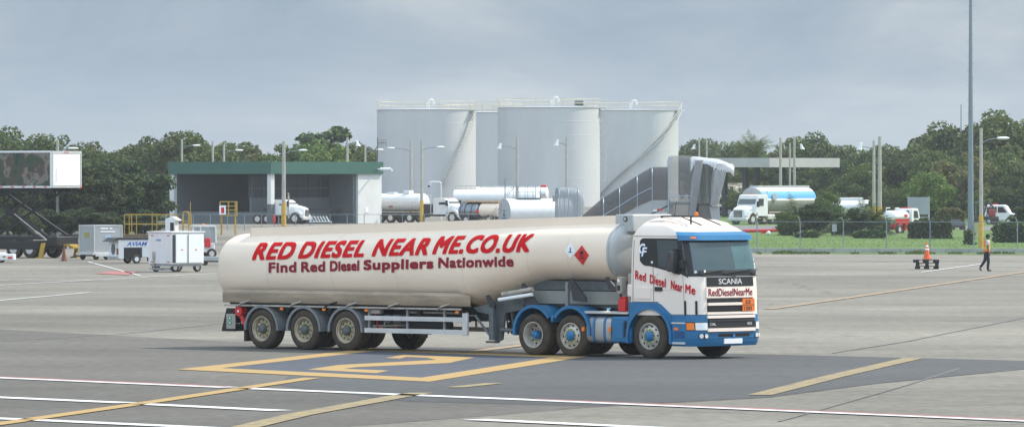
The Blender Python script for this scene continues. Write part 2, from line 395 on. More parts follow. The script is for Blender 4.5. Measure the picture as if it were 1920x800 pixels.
line([(-200,777),(42,787)],WL,.020,p_white,'white_line'); line([(66,788),(420,804)],WL,.020,p_white,'white_line')
line([(890,787),(1300,806)],WL,.020,p_white,'white_line')
line([(-200,822),(0,795),(300,752),(585,709)],.40,.020,p_yel,'yellow_line')
line([(872,661),(1010,644)],.35,.020,p_or,'yellow_line'); line([(1440,580),(1560,563),(1990,500)],.35,.020,p_or,'yellow_line')
line([(440,806),(560,778),(740,745),(790,737)],.50,.020,p_yelw,'worn_yellow_line'); line([(850,727),(928,719)],.4,.020,p_yelw,'worn_yellow_line')
line([(1425,741),(1560,707),(1712,672)],.48,.020,p_yelw,'worn_yellow_line')
line([(-100,540),(410,512)],.35,.012,p_faint,'faint_white_line'); line([(-100,572),(0,563),(170,548)],.35,.012,p_faint,'faint_white_line'); line([(-50,527),(120,522)],.3,.012,p_faint,'faint_white_line')
line([(165,491),(264,517.5)],.11,.02,p_white,'white_line')
line([(1728,510.5),(1845,494.5)],.16,.02,p_white,'white_line'); line([(1425,487),(1990,490)],.7,.012,p_faint,'faint_white_line'); line([(1425,497),(1990,500)],.7,.012,p_faint,'faint_white_line')
sheet('red_patch',[[(180,513),(205,509),(262,509),(240,516)]],.02,p_red)
# skid marks
m_skid=ground_mat('skid_mark',(.085,.088,.092),.1,.1)
m_crack=ground_mat('tar_seam',(.15,.15,.145),.1,.1)
line([(1460,790),(1560,762),(1700,722),(1800,690)],.07,.012,m_crack,'tar_seam')
line([(1560,662),(1700,640),(1960,588)],.08,.012,m_crack,'tar_seam')
line([(0,640),(230,626),(420,606)],.07,.012,m_crack,'tar_seam')
# grass beyond the kerb, right side
DK=D_(469)
sheet('grass_verge',[[(at(1080,DK),DK+1.6),(at(2200,DK),DK+1.6),(600,1500),(60,1500),(at(1290,600),600),(at(1290,430),430)]],.05,m_grass,False)
sheet('kerb_grass_edge',[[(1415,475.5),(2200,479),(2200,474),(1415,471)]],.012,m_grass)
sheet('service_road',[[(1100,424),(1480,424),(1480,431.5),(1420,436),(1100,436)],[(1800,433),(2100,431),(2100,424),(1790,425)]],.06,m_road)
sheet('dirt_left',[[(-300,450),(330,446),(330,400),(-300,400)]],.02,mat('dirt_painted_shade',(.07,.08,.05),.9,var=.4,scale=.3))  # dirt colour darkened to paint in the shade below the trees
k=MB(); 
a=Vector(G(1100,473)); c=Vector(G(2200,475)); 
kd=(c-a).normalized(); kn=Vector((-kd.y,kd.x))
nseg=26
for i in range(nseg):
    p=a+(c-a)*(i/nseg); q=a+(c-a)*((i+.985)/nseg)
    pts=[p,q,q+kn*.5,p+kn*.5]
    k.add([(v.x,v.y,-.02) for v in pts]+[(v.x,v.y,.26) for v in pts],[(0,1,5,4),(1,2,6,5),(2,3,7,6),(3,0,4,7),(4,5,6,7)])
struct(k.build('kerb',mat('kerb_concrete',(.36,.36,.33),.85,var=.25,scale=.8),smooth=0))

# ================================================================== the fuel tanker truck
TH=radians(42)
truck=thing('tanker_truck','large cream and blue articulated fuel tanker parked on the apron, red lettering along its tank','tanker truck',(3.253+1.25*sin(TH),151.3+1.25*cos(TH),0),-TH)
# ---- cab surface
XB=-.585
def prof(z):   # front x, half width, corner radius, back x
    P=[(.30,1.36,1.20,.30),(.36,1.42,1.235,.34),(.70,1.44,1.24,.35),(1.02,1.42,1.24,.35),(1.45,1.41,1.24,.35),(1.94,1.38,1.235,.36),(2.40,1.28,1.215,.36),(2.80,1.17,1.19,.36),(2.90,1.14,1.18,.36),(2.97,1.08,1.16,.38),(3.08,.93,1.10,.42),(3.18,.68,1.01,.46),(3.26,.42,.88,.40),(3.31,.18,.70,.30)]
    for a,b in zip(P,P[1:]):
        if z<=b[0]:
            t=max(0,(z-a[0])/(b[0]-a[0])); r=[a[i]+(b[i]-a[i])*t for i in (1,2,3)]; break
    else: r=list(P[-1][1:])
    xb=XB
    if z>2.7: xb=XB+ .30*max(0,(z-2.7)/.6)**2.2
    return r[0],r[1],r[2],xb
def cabpt(wv,z,off=0):
    xf,hw,rf,xb=prof(z)
    Ls=xf-rf-xb
    if wv<=1: p=Vector((xb+max(wv,0)*Ls,-hw)); n=Vector((0,-1))
    elif wv<=2:
        t=(wv-1)*pi/2; c=Vector((xf-rf,-hw+rf)); n=Vector((sin(t),-cos(t))); p=c+n*rf
    elif wv<=3:
        y=-hw+rf+(wv-2)*2*(hw-rf); p=Vector((xf,y)); n=Vector((1,0))
    elif wv<=4:
        t=(wv-3)*pi/2; c=Vector((xf-rf,hw-rf)); n=Vector((cos(t),sin(t))); p=c+n*rf
    else:
        p=Vector((xf-rf-(wv-4)*Ls,hw)); n=Vector((0,1))
    # slight bow of the front face
    if p.x>xf-rf and xf-rf>0: p=Vector((p.x+.06*(1-(p.y/hw)**2)*max(0,(p.x-(xf-rf))/rf),p.y))
    p=p+n*off
    return (p.x,p.y,z)
def wx(x,z=1.5):
    xf,hw,rf,xb=prof(z); return (x-xb)/(xf-rf-xb)
WS=[0,.08,.2,.35,.5,.65,.8,.9,1]+[1+i/7 for i in range(1,8)]+[2+i/8 for i in range(1,9)]+[3+i/7 for i in range(1,8)]+[4.2,4.5,4.8,5]
def cab_rings(zs): 
    return [[cabpt(q,z) for q in WS] for z in zs]
ZC=[1.03,1.3,1.6,1.9,2.1,2.4,2.7,2.8,2.9,2.97,3.03,3.08,3.13,3.18,3.22,3.26,3.29,3.31]
b=MB(); rg=cab_rings(ZC)
# bulged roof cap
zt=[(.75,3.335),(.4,3.35),(.08,3.355)]
cx=sum(p[0] for p in rg[-1])/len(rg[-1])
for s_,z in zt: rg.append([(cx+(p[0]-cx)*s_,p[1]*s_,z) for p in rg[-1-zt.index((s_,z))]])
b.loft(rg)
cab=b.build('cab',cabwhite,truck,smooth=40)
def patch(name,w0,w1,zl,zh,m,parent,off=.012,nw=12,nz=4,th=.03,bev=0):
    fl=zl if callable(zl) else (lambda q:zl); fh=zh if callable(zh) else (lambda q:zh)
    b=MB(); vs=[];N=nw+1;M_=nz+1
    for o in (off,off-th):
        for i in range(N):
            q=w0+(w1-w0)*i/nw
            for j in range(M_):
                z=fl(q)+(fh(q)-fl(q))*j/nz; vs.append(cabpt(q,z,o))
    fs=[]
    for L_ in range(2):
        o=L_*N*M_
        for i in range(nw):
            for j in range(nz): fs.append((o+i*M_+j,o+(i+1)*M_+j,o+(i+1)*M_+j+1,o+i*M_+j+1))
    o=N*M_
    for i in range(nw):
        for j in (0,nz): fs.append((i*M_+j,(i+1)*M_+j,o+(i+1)*M_+j,o+i*M_+j))
    for j in range(nz):
        for i in (0,nw): fs.append((i*M_+j,i*M_+j+1,o+i*M_+j+1,o+i*M_+j))
    b.add(vs,fs); return b.build(name,m,parent,smooth=30)
# blue lower body: fender panel with wheel arch + bumper
arch=[]
AR=.64
def archtop(x):
    # lower edge of the blue panel over the wheel
    if abs(x)<AR: return .53+sqrt(AR*AR-x*x)
    return None
for sy in (-1,1):
    b=MB()
    xs=[XB-.02]+[-AR+.0001]+[ -AR*cos(pi*i/16) for i in range(1,16)]+[AR-.0001, .68]
    def top(x):
        return 1.33 if x<.30 else (1.33-(x-.30)/.38*.28)
    out=[];inn=[]
    for x in xs:
        lo=archtop(x); lo = .38 if lo is None else lo
        out.append((x,lo,top(x)))
    for (xa,la,ta),(xb_,lb,tb) in zip(out,out[1:]):
        y0=sy*1.262; y1=sy*1.20
        vs=[(xa,y0,la),(xb_,y0,lb),(xb_,y0,tb),(xa,y0,ta),(xa,y1,la),(xb_,y1,lb),(xb_,y1,tb),(xa,y1,ta)]
        b.add(vs,[(0,1,2,3),(4,5,6,7),(0,1,5,4),(3,2,6,7)])
    # arch lip
    for i in range(16):
        t0=pi*i/16;t1=pi*(i+1)/16
        def q(t,r,y): return (-r*cos(t),y,.53+r*sin(t)*1.0)
        ya=sy*1.30; yb=sy*.85
        b.add([q(t0,AR,ya),q(t1,AR,ya),q(t1,AR,yb),q(t0,AR,yb),q(t0,AR+.07,ya),q(t1,AR+.07,ya),q(t1,AR+.07,yb),q(t0,AR+.07,yb)],[(0,1,2,3),(4,5,6,7),(0,1,5,4),(3,2,6,7)])
    for xe in (-AR-.07,AR):
        b.bx(xe,xe+.07,min(sy*1.30,sy*.95),max(sy*1.30,sy*.95),.36,.54)
    b.build('front_fender',blue,cab,smooth=40)
# inner arch dark
b=MB(); b.bx(-.55,.6,-1.15,1.15,.75,1.03); b.bx(.7,1.35,-1.1,1.1,.45,1.03); b.build('engine_bay',dark,truck,smooth=0)
# step panel (blue) behind bumper corner, near side with two steps
zb=[.34,.40,.55,.70,.85,1.03]
wstart=wx(.70,.7)
bump=patch('bumper',wstart,5-wstart+.0,.31,1.045,blue,truck,off=.012,nw=60,nz=8,th=.05)
patch('step_tread',wstart,1.05,.84,.875,alu,bump,off=.03,nw=3,nz=1); patch('step_tread',wstart,1.05,.36,.41,alu,bump,off=.035,nw=3,nz=1)
patch('step_recess',wstart+.05,1.0,.50,.66,mat('deep_blue',(.012,.07,.2),.5),bump,off=.018,nw=3,nz=1)
patch('marker_lamp',wx(.77,.7),wx(.90,.7),.69,.75,orange,bump,off=.03,nw=2,nz=1)
patch('bumper_crease',1.0,4.0,.505,.52,bluel,bump,off=.03,nw=40,nz=1)
patch('bumper_crease',wstart,1.5,.90,.915,bluel,bump,off=.02,nw=10,nz=1)
# headlights
for (wa,wb) in ((1.08,2.02),(2.98,3.92)):
    h=patch('headlight',wa,wb,.68,.885,black,bump,off=.018,nw=10,nz=2)
    if wa<2: patch('indicator',wa+.03,wa+.36,.70,.865,orange,h,off=.026,nw=5,nz=2); patch('lamp_glass',wa+.40,wb-.02,.695,.87,lens,h,off=.027,nw=7,nz=2)
    else: patch('indicator',wb-.36,wb-.03,.70,.865,orange,h,off=.026,nw=5,nz=2); patch('lamp_glass',wa+.02,wb-.40,.695,.87,lens,h,off=.027,nw=7,nz=2)
for wc in (1.72,1.95,3.05,3.28):
    b=MB(); 
    p0=cabpt(wc,.555,.0); p1=cabpt(wc,.555,.03); p2=cabpt(wc,.555,.035)
    b.tube(p0,p1,.07,16,0); b.tube(p1,p2,.055,16,1); b.build('fog_lamp',[black,lens],bump)
# number plate (blank), centre intake
patch('bumper_intake',2.22,2.86,.50,.60,black,bump,off=.018,nw=6,nz=1)
patch('number_plate',2.33,2.70,.365,.485,whited,bump,off=.036,nw=6,nz=1)
b=MB(); c0=cabpt(2.52,.55,.02); c1=cabpt(2.52,.55,.04); b.tube(c0,c1,.045,14); b.build('badge',bluel,bump)
# lower grille
lg=patch('lower_grille',2.03,2.97,.64,1.035,black,bump,off=.022,nw=12,nz=3)
for z0,z1 in ((.97,1.035),(.655,.735)): patch('grille_bar',2.0,2.97,z0,z1,cabwhite,lg,off=.055,nw=12,nz=1,th=.05)
patch('grille_bar',2.03,2.97,.90,.93,dark,lg,off=.04,nw=12,nz=1)
# front lettering helper: mapped on the front face
def fmap(w0,z0,off):
    def f(u,v):
        xf,hw,rf,xb=prof(z0+v); W=2*(hw-rf); return cabpt(w0+u/W,z0+v,off)
    return f
text('124L',fmap(2.05,.80,.030),.20,.065,alu,lg,offset=.01); text('420',fmap(2.80,.80,.030),.19,.065,alu,lg,offset=.01)
# upper grille
ug=patch('upper_grille',2.02,2.95,1.06,1.43,black,cab,off=.012,nw=12,nz=3)
for z0,z1,wa,wb in ((1.27,1.335,2.02,2.70),(1.06,1.115,2.0,2.97)): patch('grille_bar',wa,wb,z0,z1,cabwhite,ug,off=.05,nw=12,nz=1,th=.045)
for z0 in (1.17,1.21,1.375): patch('grille_slat',2.03,2.94,z0,z0+.014,dark,ug,off=.03,nw=10,nz=1)
pl=patch('hazard_plate',2.70,2.96,1.125,1.415,orangep,cab,off=.058,nw=3,nz=2)
text('33',fmap(2.755,1.295,.062),.20,.09,black,pl,offset=.02); text('1203',fmap(2.725,1.145,.062),.30,.09,black,pl,offset=.02)
patch('plate_divider',2.70,2.96,1.262,1.275,black,pl,off=.0615,nw=2,nz=1)
patch('front_panel',2.0,2.98,1.45,1.70,cabwhite,cab,off=.03,nw=12,nz=2)
text('RedDieselNearMe',fmap(2.03,1.49,.034),1.60,.175,redd,cab,spacing=1.05,bold=.018,bold_x=True)
bp_=patch('name_panel',2.02,2.98,1.715,1.935,black,cab,off=.022,nw=12,nz=2)
text('SCANIA',fmap(2.24,1.765,.027),.86,.135,alu,bp_,offset=.02)
# corner air deflectors
for wc in (1.02,1.50): patch('air_slot',wc,wc+.09,1.06,1.38,black,cab,off=.02,nw=2,nz=2)
patch('air_slot',3.52,3.61,1.06,1.38,black,cab,off=.02,nw=2,nz=2)
patch('corner_seam',1.0,1.012,1.06,2.0,dark,cab,off=.004,nw=1,nz=4)
# windscreen
ws_frame=patch('windscreen_frame',1.22,3.85,1.955,2.83,black,cab,off=.006,nw=44,nz=8)
ws=patch('windscreen',1.50,3.62,2.01,2.76,wglass,cab,off=.014,nw=40,nz=8)
patch('painted_reflection',2.62,3.45,2.12,2.74,reflpaint,ws,off=.0165,nw=10,nz=6,th=.004)  # reflection in the screen painted as a pale patch on the glass
patch('painted_dash_shadow',1.55,3.6,2.01,2.09,black,ws,off=.0165,nw=20,nz=1,th=.004)  # shade over the dashboard painted as a black strip
# permit discs and stickers inside the screen
for wv,z in ((1.58,2.06),(1.98,2.07),(3.30,2.22),(3.36,2.33),(3.28,2.15)):
    b=MB(); b.tube(cabpt(wv,z,.015),cabpt(wv,z,.021),.035,12); b.build('permit_disc',whited,ws)
for k_,(wa,wb) in enumerate(((1.75,2.35),(2.35,2.95),(2.95,3.4))):
    b=MB(); b.path([cabpt(wa+.25,1.95,.03),cabpt(wa,2.02,.045),cabpt(wb,2.10,.05)],.012,6); b.build('wiper',black,cab)
# sun visor
v_=MB()
ro=[]
for q in [1.15+i*(3.85-1.15)/40 for i in range(41)]:
    a0=Vector(cabpt(q,2.80,.02)); ps=[Vector(cabpt(q,2.80,.12)),Vector(cabpt(q,2.92,.125)),Vector(cabpt(q,3.00,.045)),Vector(cabpt(q,2.97,.0)),Vector(cabpt(q,2.84,.08))]
    ro.append([tuple(p) for p in ps])
v_.loft(ro); vis=v_.build('sun_visor',blue,cab,smooth=40)
patch('visor_painted_shade',1.18,3.82,2.80,2.86,black,cab,off=.02,nw=40,nz=1)  # black strip stands in for the shade behind the visor
for wq in (1.55,3.45): patch('visor_lamp',wq,wq+.16,2.84,2.885,orange,vis,off=.135,nw=3,nz=1)
# side windows
def sl(q): 
    x=XB+q*1.6; 
    return 2.22 if x<.0 else 2.22-(x)*.19
def slo(q):
    q0,q1=.17,.30
    base=sl(q)-.03
    if q<q1: base+= .12*max(0,(q1-q)/(q1-q0))**2
    return base
def shi(q):
    q0,q1=.17,.24
    return 2.845-(.06*max(0,(q1-q)/(q1-q0))**2)
for side in (0,1):
    tw=(lambda q:q) if side==0 else (lambda q:5-q)
    patch('side_window_surround',tw(.17),tw(1.25),(lambda q:slo(q if side==0 else 5-q)),(lambda q:shi(q if side==0 else 5-q)),black,cab,off=.008,nw=24,nz=5)
    patch('side_window',tw(.55),tw(1.0),(lambda q:slo(q if side==0 else 5-q)+.05),2.80,glass,cab,off=.016,nw=10,nz=5)
# seams
patch('door_seam',.425,.434,1.34,2.22,dark,cab,off=.003,nw=1,nz=3); patch('roof_seam',.02,1.1,2.885,2.897,dark,cab,off=.004,nw=12,nz=1)
patch('body_crease',.05,.95,1.62,1.635,alu,cab,off=.004,nw=8,nz=1)
lo=patch('locker_door',.05,.38,1.42,1.68,cabwhite,cab,off=.018,nw=3,nz=2)
h_=patch('door_handle',.455,.60,(lambda q:1.60-(.0 if q<.5 else 0)),1.70,black,cab,off=.02,nw=3,nz=1)
patch('sill_seam',.02,.52,1.335,1.35,dark,cab,off=.004,nw=5,nz=1)
patch('door_seam',.03,.04,1.34,2.80,dark,cab,off=.003,nw=1,nz=3)
patch('corner_trim',1.0,2.0,1.045,1.06,dark,cab,off=.004,nw=8,nz=1)
patch('step_seam',.60,1.0,1.05,1.062,dark,cab,off=.004,nw=5,nz=1)
patch('pillar_trim',1.20,1.24,2.0,2.82,mat('pillar_grey',(.09,.095,.09),.4),cab,off=.014,nw=2,nz=3)
# side lettering, falling towards the front
def smap(x0,z0,slope,off,foot=0):
    def f(u,v):
        x=x0+u; z=z0+v+slope*u
        xf,hw,rf,xb=prof(z); xe=xf-rf
        if x<=xe: return cabpt((x-xb)/(xe-xb),z,off)
        return cabpt(1+(x-xe)/(rf*pi/2),z,off)
    return f
for (t_,x0,wd) in (('Red',-.46,.34),('Diesel',.0,.50),('Near',.66,.36),('Me',1.10,.24)):
    text(t_,smap(x0,1.88-.20*(x0+.46),-.20,.012),wd,.21,red,cab,spacing=1.10,bold=.035)
text('C',smap(-.36,2.48,0,.016),.19,.24,whited,cab,offset=.03,shear=.15); text('F',smap(-.29,2.40,0,.018),.19,.24,bluel,cab,offset=.045,shear=.15); text('F',smap(-.27,2.42,0,.020),.17,.21,whited,cab,offset=.02,shear=.15)
for (q,z) in ((.42,2.28),(.50,2.02)):
    b=MB(); b.tube(cabpt(q,z,.01),cabpt(q,z,.017),.032,12); b.build('sticker',whited,cab)
# mirrors
for sy in (-1,1):
    b=MB(); b.bx(.66,.86,sy*1.30-.13 if sy<0 else sy*1.30-.10,sy*1.30+.10 if sy<0 else sy*1.30+.13,2.06,2.56,0)
    mo=b.build('door_mirror',mat('mirror_grey',(.055,.052,.05),.4),cab,bevel=.045)
    b=MB(); b.path([(.95,sy*1.17,2.60),(.80,sy*1.32,2.58),(.78,sy*1.32,2.05),(.98,sy*1.17,1.98)],.018,8); b.build('mirror_bracket',black,mo)
b=MB(); b.bx(1.0,1.10,-1.36,-1.22,2.12,2.34); b.build('kerb_mirror',black,cab,bevel=.03)
# roof items
b=MB(); b.bx(-.2,.95,-.62,-.58,3.34,3.375); b.bx(-.2,-.16,-.6,-.58,3.30,3.35);b.bx(.7,.74,-.6,-.58,3.1,3.35)
b.build('roof_bar',black,cab)
b=MB(); b.lathe([(.045,0),(.05,.05),(.03,.09),(0,.1)],(.90,-.6,3.37),'z',12); b.build('beacon',orange,cab)
b=MB(); b.tube((-.05,-.3,3.33),(.02,-.3,3.70),.008,6); b.build('aerial',black,cab)
for yy in (-.35,0,.35):
    b=MB(); b.path([(.25,yy,3.335),(.55,yy,3.25),(.85,yy,3.155)],.014,6); b.build('roof_rib',black if yy else cabwhite,cab)
b=MB(); b.path([(-.3,-.92,3.24),(.2,-.9,3.265),(.6,-.86,3.20),(.95,-.80,3.05)],.016,6); b.build('roof_gutter',cabwhite,cab); b=MB(); b.path([(-.3,.92,3.24),(.2,.9,3.265),(.6,.86,3.20),(.95,.80,3.05)],.016,6); b.build('roof_gutter',cabwhite,cab)
# air intake behind cab
b=MB(); b.bx(-.80,-.62,-1.12,-.85,1.05,2.0); b.build('air_intake',beige,truck,bevel=.03)
b=MB(); b.bx(-.72,-.57,-1.24,-1.05,1.45,1.75); b.build('rear_side_fairing',cabwhite,truck,bevel=.03)
# ---- wheels
def wheel(kind,R=.5,wd=.34):
    # outward face at y=0, wheel extends to +y
    b=MB()
    def tyre(y0,w_):
        e=.05
        P=[(.31,y0),(.34,y0-.004),(R-.12,y0-.014),(R-.05,y0+.0),(R-.015,y0+.03),(R,y0+.055)]
        g=5
        ys=[y0+.055+(w_-.11)*i/g for i in range(g+1)]
        for i in range(g):
            if i: P+= [(R,ys[i]-.008),(R-.018,ys[i]-.006),(R-.018,ys[i]+.006),(R,ys[i]+.008)]
        P+=[(R,y0+w_-.055),(R-.03,y0+w_-.02),(R-.12,y0+w_),(.31,y0+w_)]
        b.lathe(P,(0,0,0),'y',48,cap=False)
    tyre(0,.29 if kind=='drive' else wd)
    if kind=='drive': tyre(.33,.29)
    o=b.build('wheel',rubber,None,smooth=35)
    r=MB()
    if kind=='front':
        r.lathe([(.312,.0),(.315,-.012),(.295,-.015),(.285,.03),(.27,.045),(.21,.01),(.17,.0),(.165,.02),(0,.02)],(0,0,0),'y',40,0,cap=False)
        hol=(.235,.022,.028)
    elif kind=='drive':
        r.lathe([(.312,.0),(.315,-.012),(.295,-.012),(.285,.03),(.265,.06),(.262,.17),(.25,.19),(.15,.18),(.14,.20),(0,.2)],(0,0,0),'y',40,0,cap=False)
        hol=(.215,.183,.026)
    else:
        r.lathe([(.312,.0),(.315,-.012),(.292,-.012),(.285,.02),(.262,.035),(.255,.09),(.235,.10),(.225,.07),(.15,.07),(.14,.09),(0,.09)],(0,0,0),'y',40,0,cap=False)
        hol=(.205,.066,.020)
    for i in range(10):
        t=2*pi*i/10+.15
        r.tube((hol[0]*cos(t),hol[1]-.006,hol[0]*sin(t)),(hol[0]*cos(t),hol[1]+.02,hol[0]*sin(t)),hol[2],10,1)
        t+=.314; rr=.155; yb={'front':-.0,'drive':.175,'trailer':.06}[kind]
        r.tube((rr*cos(t),yb-.025,rr*sin(t)),(rr*cos(t),yb+.02,rr*sin(t)),.017,6,2)
    rm=r.build('rim',[rimc if kind=='trailer' else rima,black,nutm if kind!='drive' else rimc],o)
    h=MB()
    if kind=='front': h.lathe([(.125,.01),(.12,-.03),(.10,-.045),(.07,-.05),(.06,-.075),(0,-.08)],(0,0,0),'y',24)
    elif kind=='drive': h.lathe([(.11,.19),(.105,.10),(.09,.04),(.07,.015),(0,.005)],(0,0,0),'y',24)
    else: h.lathe([(.12,.08),(.11,-.01),(.09,-.04),(.05,-.05),(0,-.055)],(0,0,0),'y',24)
    h.build('hub',hubg if kind=='trailer' else blue,o)
    return o
wf=wheel('front',.53,.31); wdv=wheel('drive',.505); wtg=wheel('front',.50,.31); wtr=wheel('trailer',.505,.37)
def put(proto,x,R,first=[0]):
    for sy in (-1,1):
        if sy<0 and not proto.parent:
            o=proto; o.parent=truck; o.location=(x,-1.25,R)
        else:
            o=copychild(proto,truck,(x,sy*1.25,R),0 if sy<0 else pi)
        # every wheel at its own rotation angle
        o.rotation_euler=(0,random.uniform(0,6),0 if sy<0 else pi)
put(wf,0,.53); put(wdv,-3.69,.505); put(wtg,-2.49,.50)
for xx in (-9.90,-11.33,-12.79): put(wtr,xx,.505)
# ---- tractor rear mudguards (blue)
def fenderstrip(b,cx,cz,r,a0,a1,y0,y1,n=18,t=.025,lip=.05):
    for i in range(n):
        t0=a0+(a1-a0)*i/n;t1=a0+(a1-a0)*(i+1)/n
        def q(t_,rr,y): return (cx-rr*cos(t_),y,cz+rr*sin(t_))
        b.add([q(t0,r,y0),q(t1,r,y0),q(t1,r,y1),q(t0,r,y1),q(t0,r+t,y0),q(t1,r+t,y0),q(t1,r+t,y1),q(t0,r+t,y1)],[(0,1,2,3),(4,5,6,7),(0,1,5,4),(3,2,6,7)])
        # side lip
        ya,yb=(y0-.01,y0+.02)
        b.add([q(t0,r-lip,ya),q(t1,r-lip,ya),q(t1,r+t,ya),q(t0,r+t,ya),q(t0,r-lip,yb),q(t1,r-lip,yb),q(t1,r+t,yb),q(t0,r+t,yb)],[(0,1,2,3),(4,5,6,7),(0,1,5,4),(3,2,6,7)])
for cx_,a0,a1 in ((-3.69,-.15,2.55),(-2.49,.62,3.25)):
    for sy in (-1,1):
        b=MB(); y0,y1=(-1.27,-.62) if sy<0 else (.62,1.27)
        fenderstrip(b,cx_,.58,.62,a0,a1,y0,y1)
        b.build('mudguard',blue,truck,smooth=40)
b=MB(); b.bx(-4.0,-2.2,-.62,.62,1.0,1.06); b.build('deck_plate',blue,truck,smooth=0)
b=MB(); b.bx(-3.13,-3.05,-1.26,-.62,.82,.98); b.build('mudguard_bridge',blue,truck,bevel=.02)
b=MB()
for y in (-.45,.38): b.bx(-4.5,.9,y,y+.07,.72,.98)
for x in (-3.69,-2.49,0): b.bx(x-.07,x+.07,-.9,.9,.43,.57)
b.bx(-4.5,-4.35,-.5,.5,.6,1.0); b.bx(-3.0,-2.0,-.45,.45,.98,1.03)
b.build('tractor_frame',dark,truck,smooth=0)
b=MB(); b.lathe([(0,1.06),(.45,1.06),(.5,1.08),(.5,1.13),(.2,1.15),(0,1.15)],(-3.1,0,0),'z',28); b.build('fifth_wheel',black,truck)
# coiled air lines behind the cab
for y,c_ in ((-.35,0),(-.15,1),(.1,2)):
    b=MB(); pts=[(-.8-1.5*t, y+.05*sin(t*40), 1.35-.25*sin(pi*t)+.05*cos(t*40)) for t in [i/60 for i in range(61)]]
    b.path(pts,.014,5,c_)
    b.build('air_line',[black,redp,black],truck)
# catwalk
b=MB(); b.bx(-2.15,-.70,-1.22,-.75,1.04,1.085)
for i in range(20): b.bx(-2.12+i*.07,-2.09+i*.07,-1.215,-.76,1.085,1.10)
b.build('catwalk',alu,truck,bevel=.01)
# fuel tank + locker
b=MB()
rr=[]
for x,s_ in ((-2.02,.93),(-1.99,1),(-1.28,1),(-1.25,.93)):
    ring=[]
    for i in range(28):
        t=2*pi*i/28; cy=(abs(cos(t))**.5)*(1 if cos(t)>0 else -1); sz=(abs(sin(t))**.5)*(1 if sin(t)>0 else -1)
        ring.append((x,-.93+cy*.30*s_,.66+sz*.315*s_))
    rr.append(ring)
b.loft(rr); ft=b.build('diesel_tank',steeltank,truck,smooth=40)
for x in (-1.80,-1.46):
    b=MB(); ring=[]
    for xx in (x,x+.06):
        ring.append([(xx,-.93+(abs(cos(2*pi*i/28))**.5)*(1 if cos(2*pi*i/28)>0 else -1)*.318,.66+(abs(sin(2*pi*i/28))**.5)*(1 if sin(2*pi*i/28)>0 else -1)*.332) for i in range(28)])
    b.loft(ring); b.build('tank_strap',blue,ft)
b=MB(); b.bx(-1.22,-.60,-1.235,-.60,.36,.985); lk=b.build('side_locker',blue,truck,bevel=.04)
b=MB(); b.bx(-1.12,-.84,-1.25,-1.235,.46,.86); b.build('locker_panel',blue,lk,bevel=.008)
b=MB(); b.bx(-.80,-.74,-1.26,-1.22,.50,.88); b.build('locker_handle',black,lk)
for x in (-2.08,-1.24): 
    b=MB(); b.bx(x-.04,x+.03,-1.275,-1.235,.62,.72); b.build('marker_lamp',orange,truck)
# red box and control panel between cab and tank
b=MB(); b.bx(-1.02,-.80,-1.22,-1.02,1.10,1.40); b.bx(-.98,-.84,-1.18,-1.06,1.40,1.46); b.build('extinguisher_box',redp,truck,bevel=.02)
b=MB(); b.bx(-1.05,-.90,-1.24,-1.04,1.52,1.92); cb=b.build('control_box',beige,truck,bevel=.02)
b=MB(); b.bx(-1.02,-.93,-1.248,-1.24,1.60,1.72); b.build('screen_panel',black,cb); b=MB(); b.bx(-1.01,-.95,-1.248,-1.24,1.80,1.87); b.build('label_plate',whited,cb)
b=MB(); b.tube((-1.0,-1.13,1.05),(-1.0,-1.13,1.55),.03,8); b.build('control_post',dark,truck)

# ---- tank body
def ztop(s): return 3.39-.02973*(s-.97)-.13
def zbot(s):
    if s>5.9: return 1.12
    if s<3.6: return 1.77
    t=(s-3.6)/2.3; return 1.77+(1.12-1.77)*t
def tanksec(s,k=1.0,N=72,hw=None):
    zt_,zb_=ztop(s),zbot(s); cz=(zt_+zb_)/2; hz=(zt_-zb_)/2
    hw=1.25 if hw is None else hw
    e=2.55
    ring=[]
    for i in range(N):
        t=2*pi*i/N; c=cos(t);sn=sin(t)
        ring.append((-s,hw*k*math.copysign(abs(c)**(2/e),c),cz+hz*k*math.copysign(abs(sn)**(2/e),sn)))
    return ring
b=MB(); rings=[]
for s_,k_ in ((14.50,.12),(14.49,.45),(14.46,.75),(14.42,.90),(14.36,.97),(14.28,1.0)):
    rings.append(tanksec(s_,k_))
for s_ in (13,11,9,7.5,6.4,5.9,5.3,4.8,4.2,3.9,3.6,3,2.2,1.40): rings.append(tanksec(s_))
rings.append(tanksec(1.34,.995))
b.loft(rings); tank=b.build('tank',cream,truck,smooth=40)
b=MB(); b.loft([tanksec(1.345,.985),tanksec(1.32,.985),tanksec(1.27,.95),tanksec(1.20,.82),tanksec(1.14,.55),tanksec(1.12,.1)]); b.build('tank_end',frontgrey,tank,smooth=40)
b=MB(); b.loft([tanksec(1.36,1.004),tanksec(1.30,1.004),tanksec(1.30,.97),tanksec(1.36,.97)],cap0=False,cap1=False); b.build('end_rim',frontgrey,tank)
def tankside(s,z,off=.006):
    zt_,zb_=ztop(s),zbot(s); cz=(zt_+zb_)/2; hz=(zt_-zb_)/2; e=2.55
    t=min(1,abs(z-cz)/hz); y=(1-t**e)**(1/e)*1.25
    # normal approx
    ny=(y/1.25)**(e-1)/1.25; nz=math.copysign((t)**(e-1)/hz,z-cz); L_=sqrt(ny*ny+nz*nz) or 1
    return (-s,-(y+off*ny/L_),z+off*nz/L_)
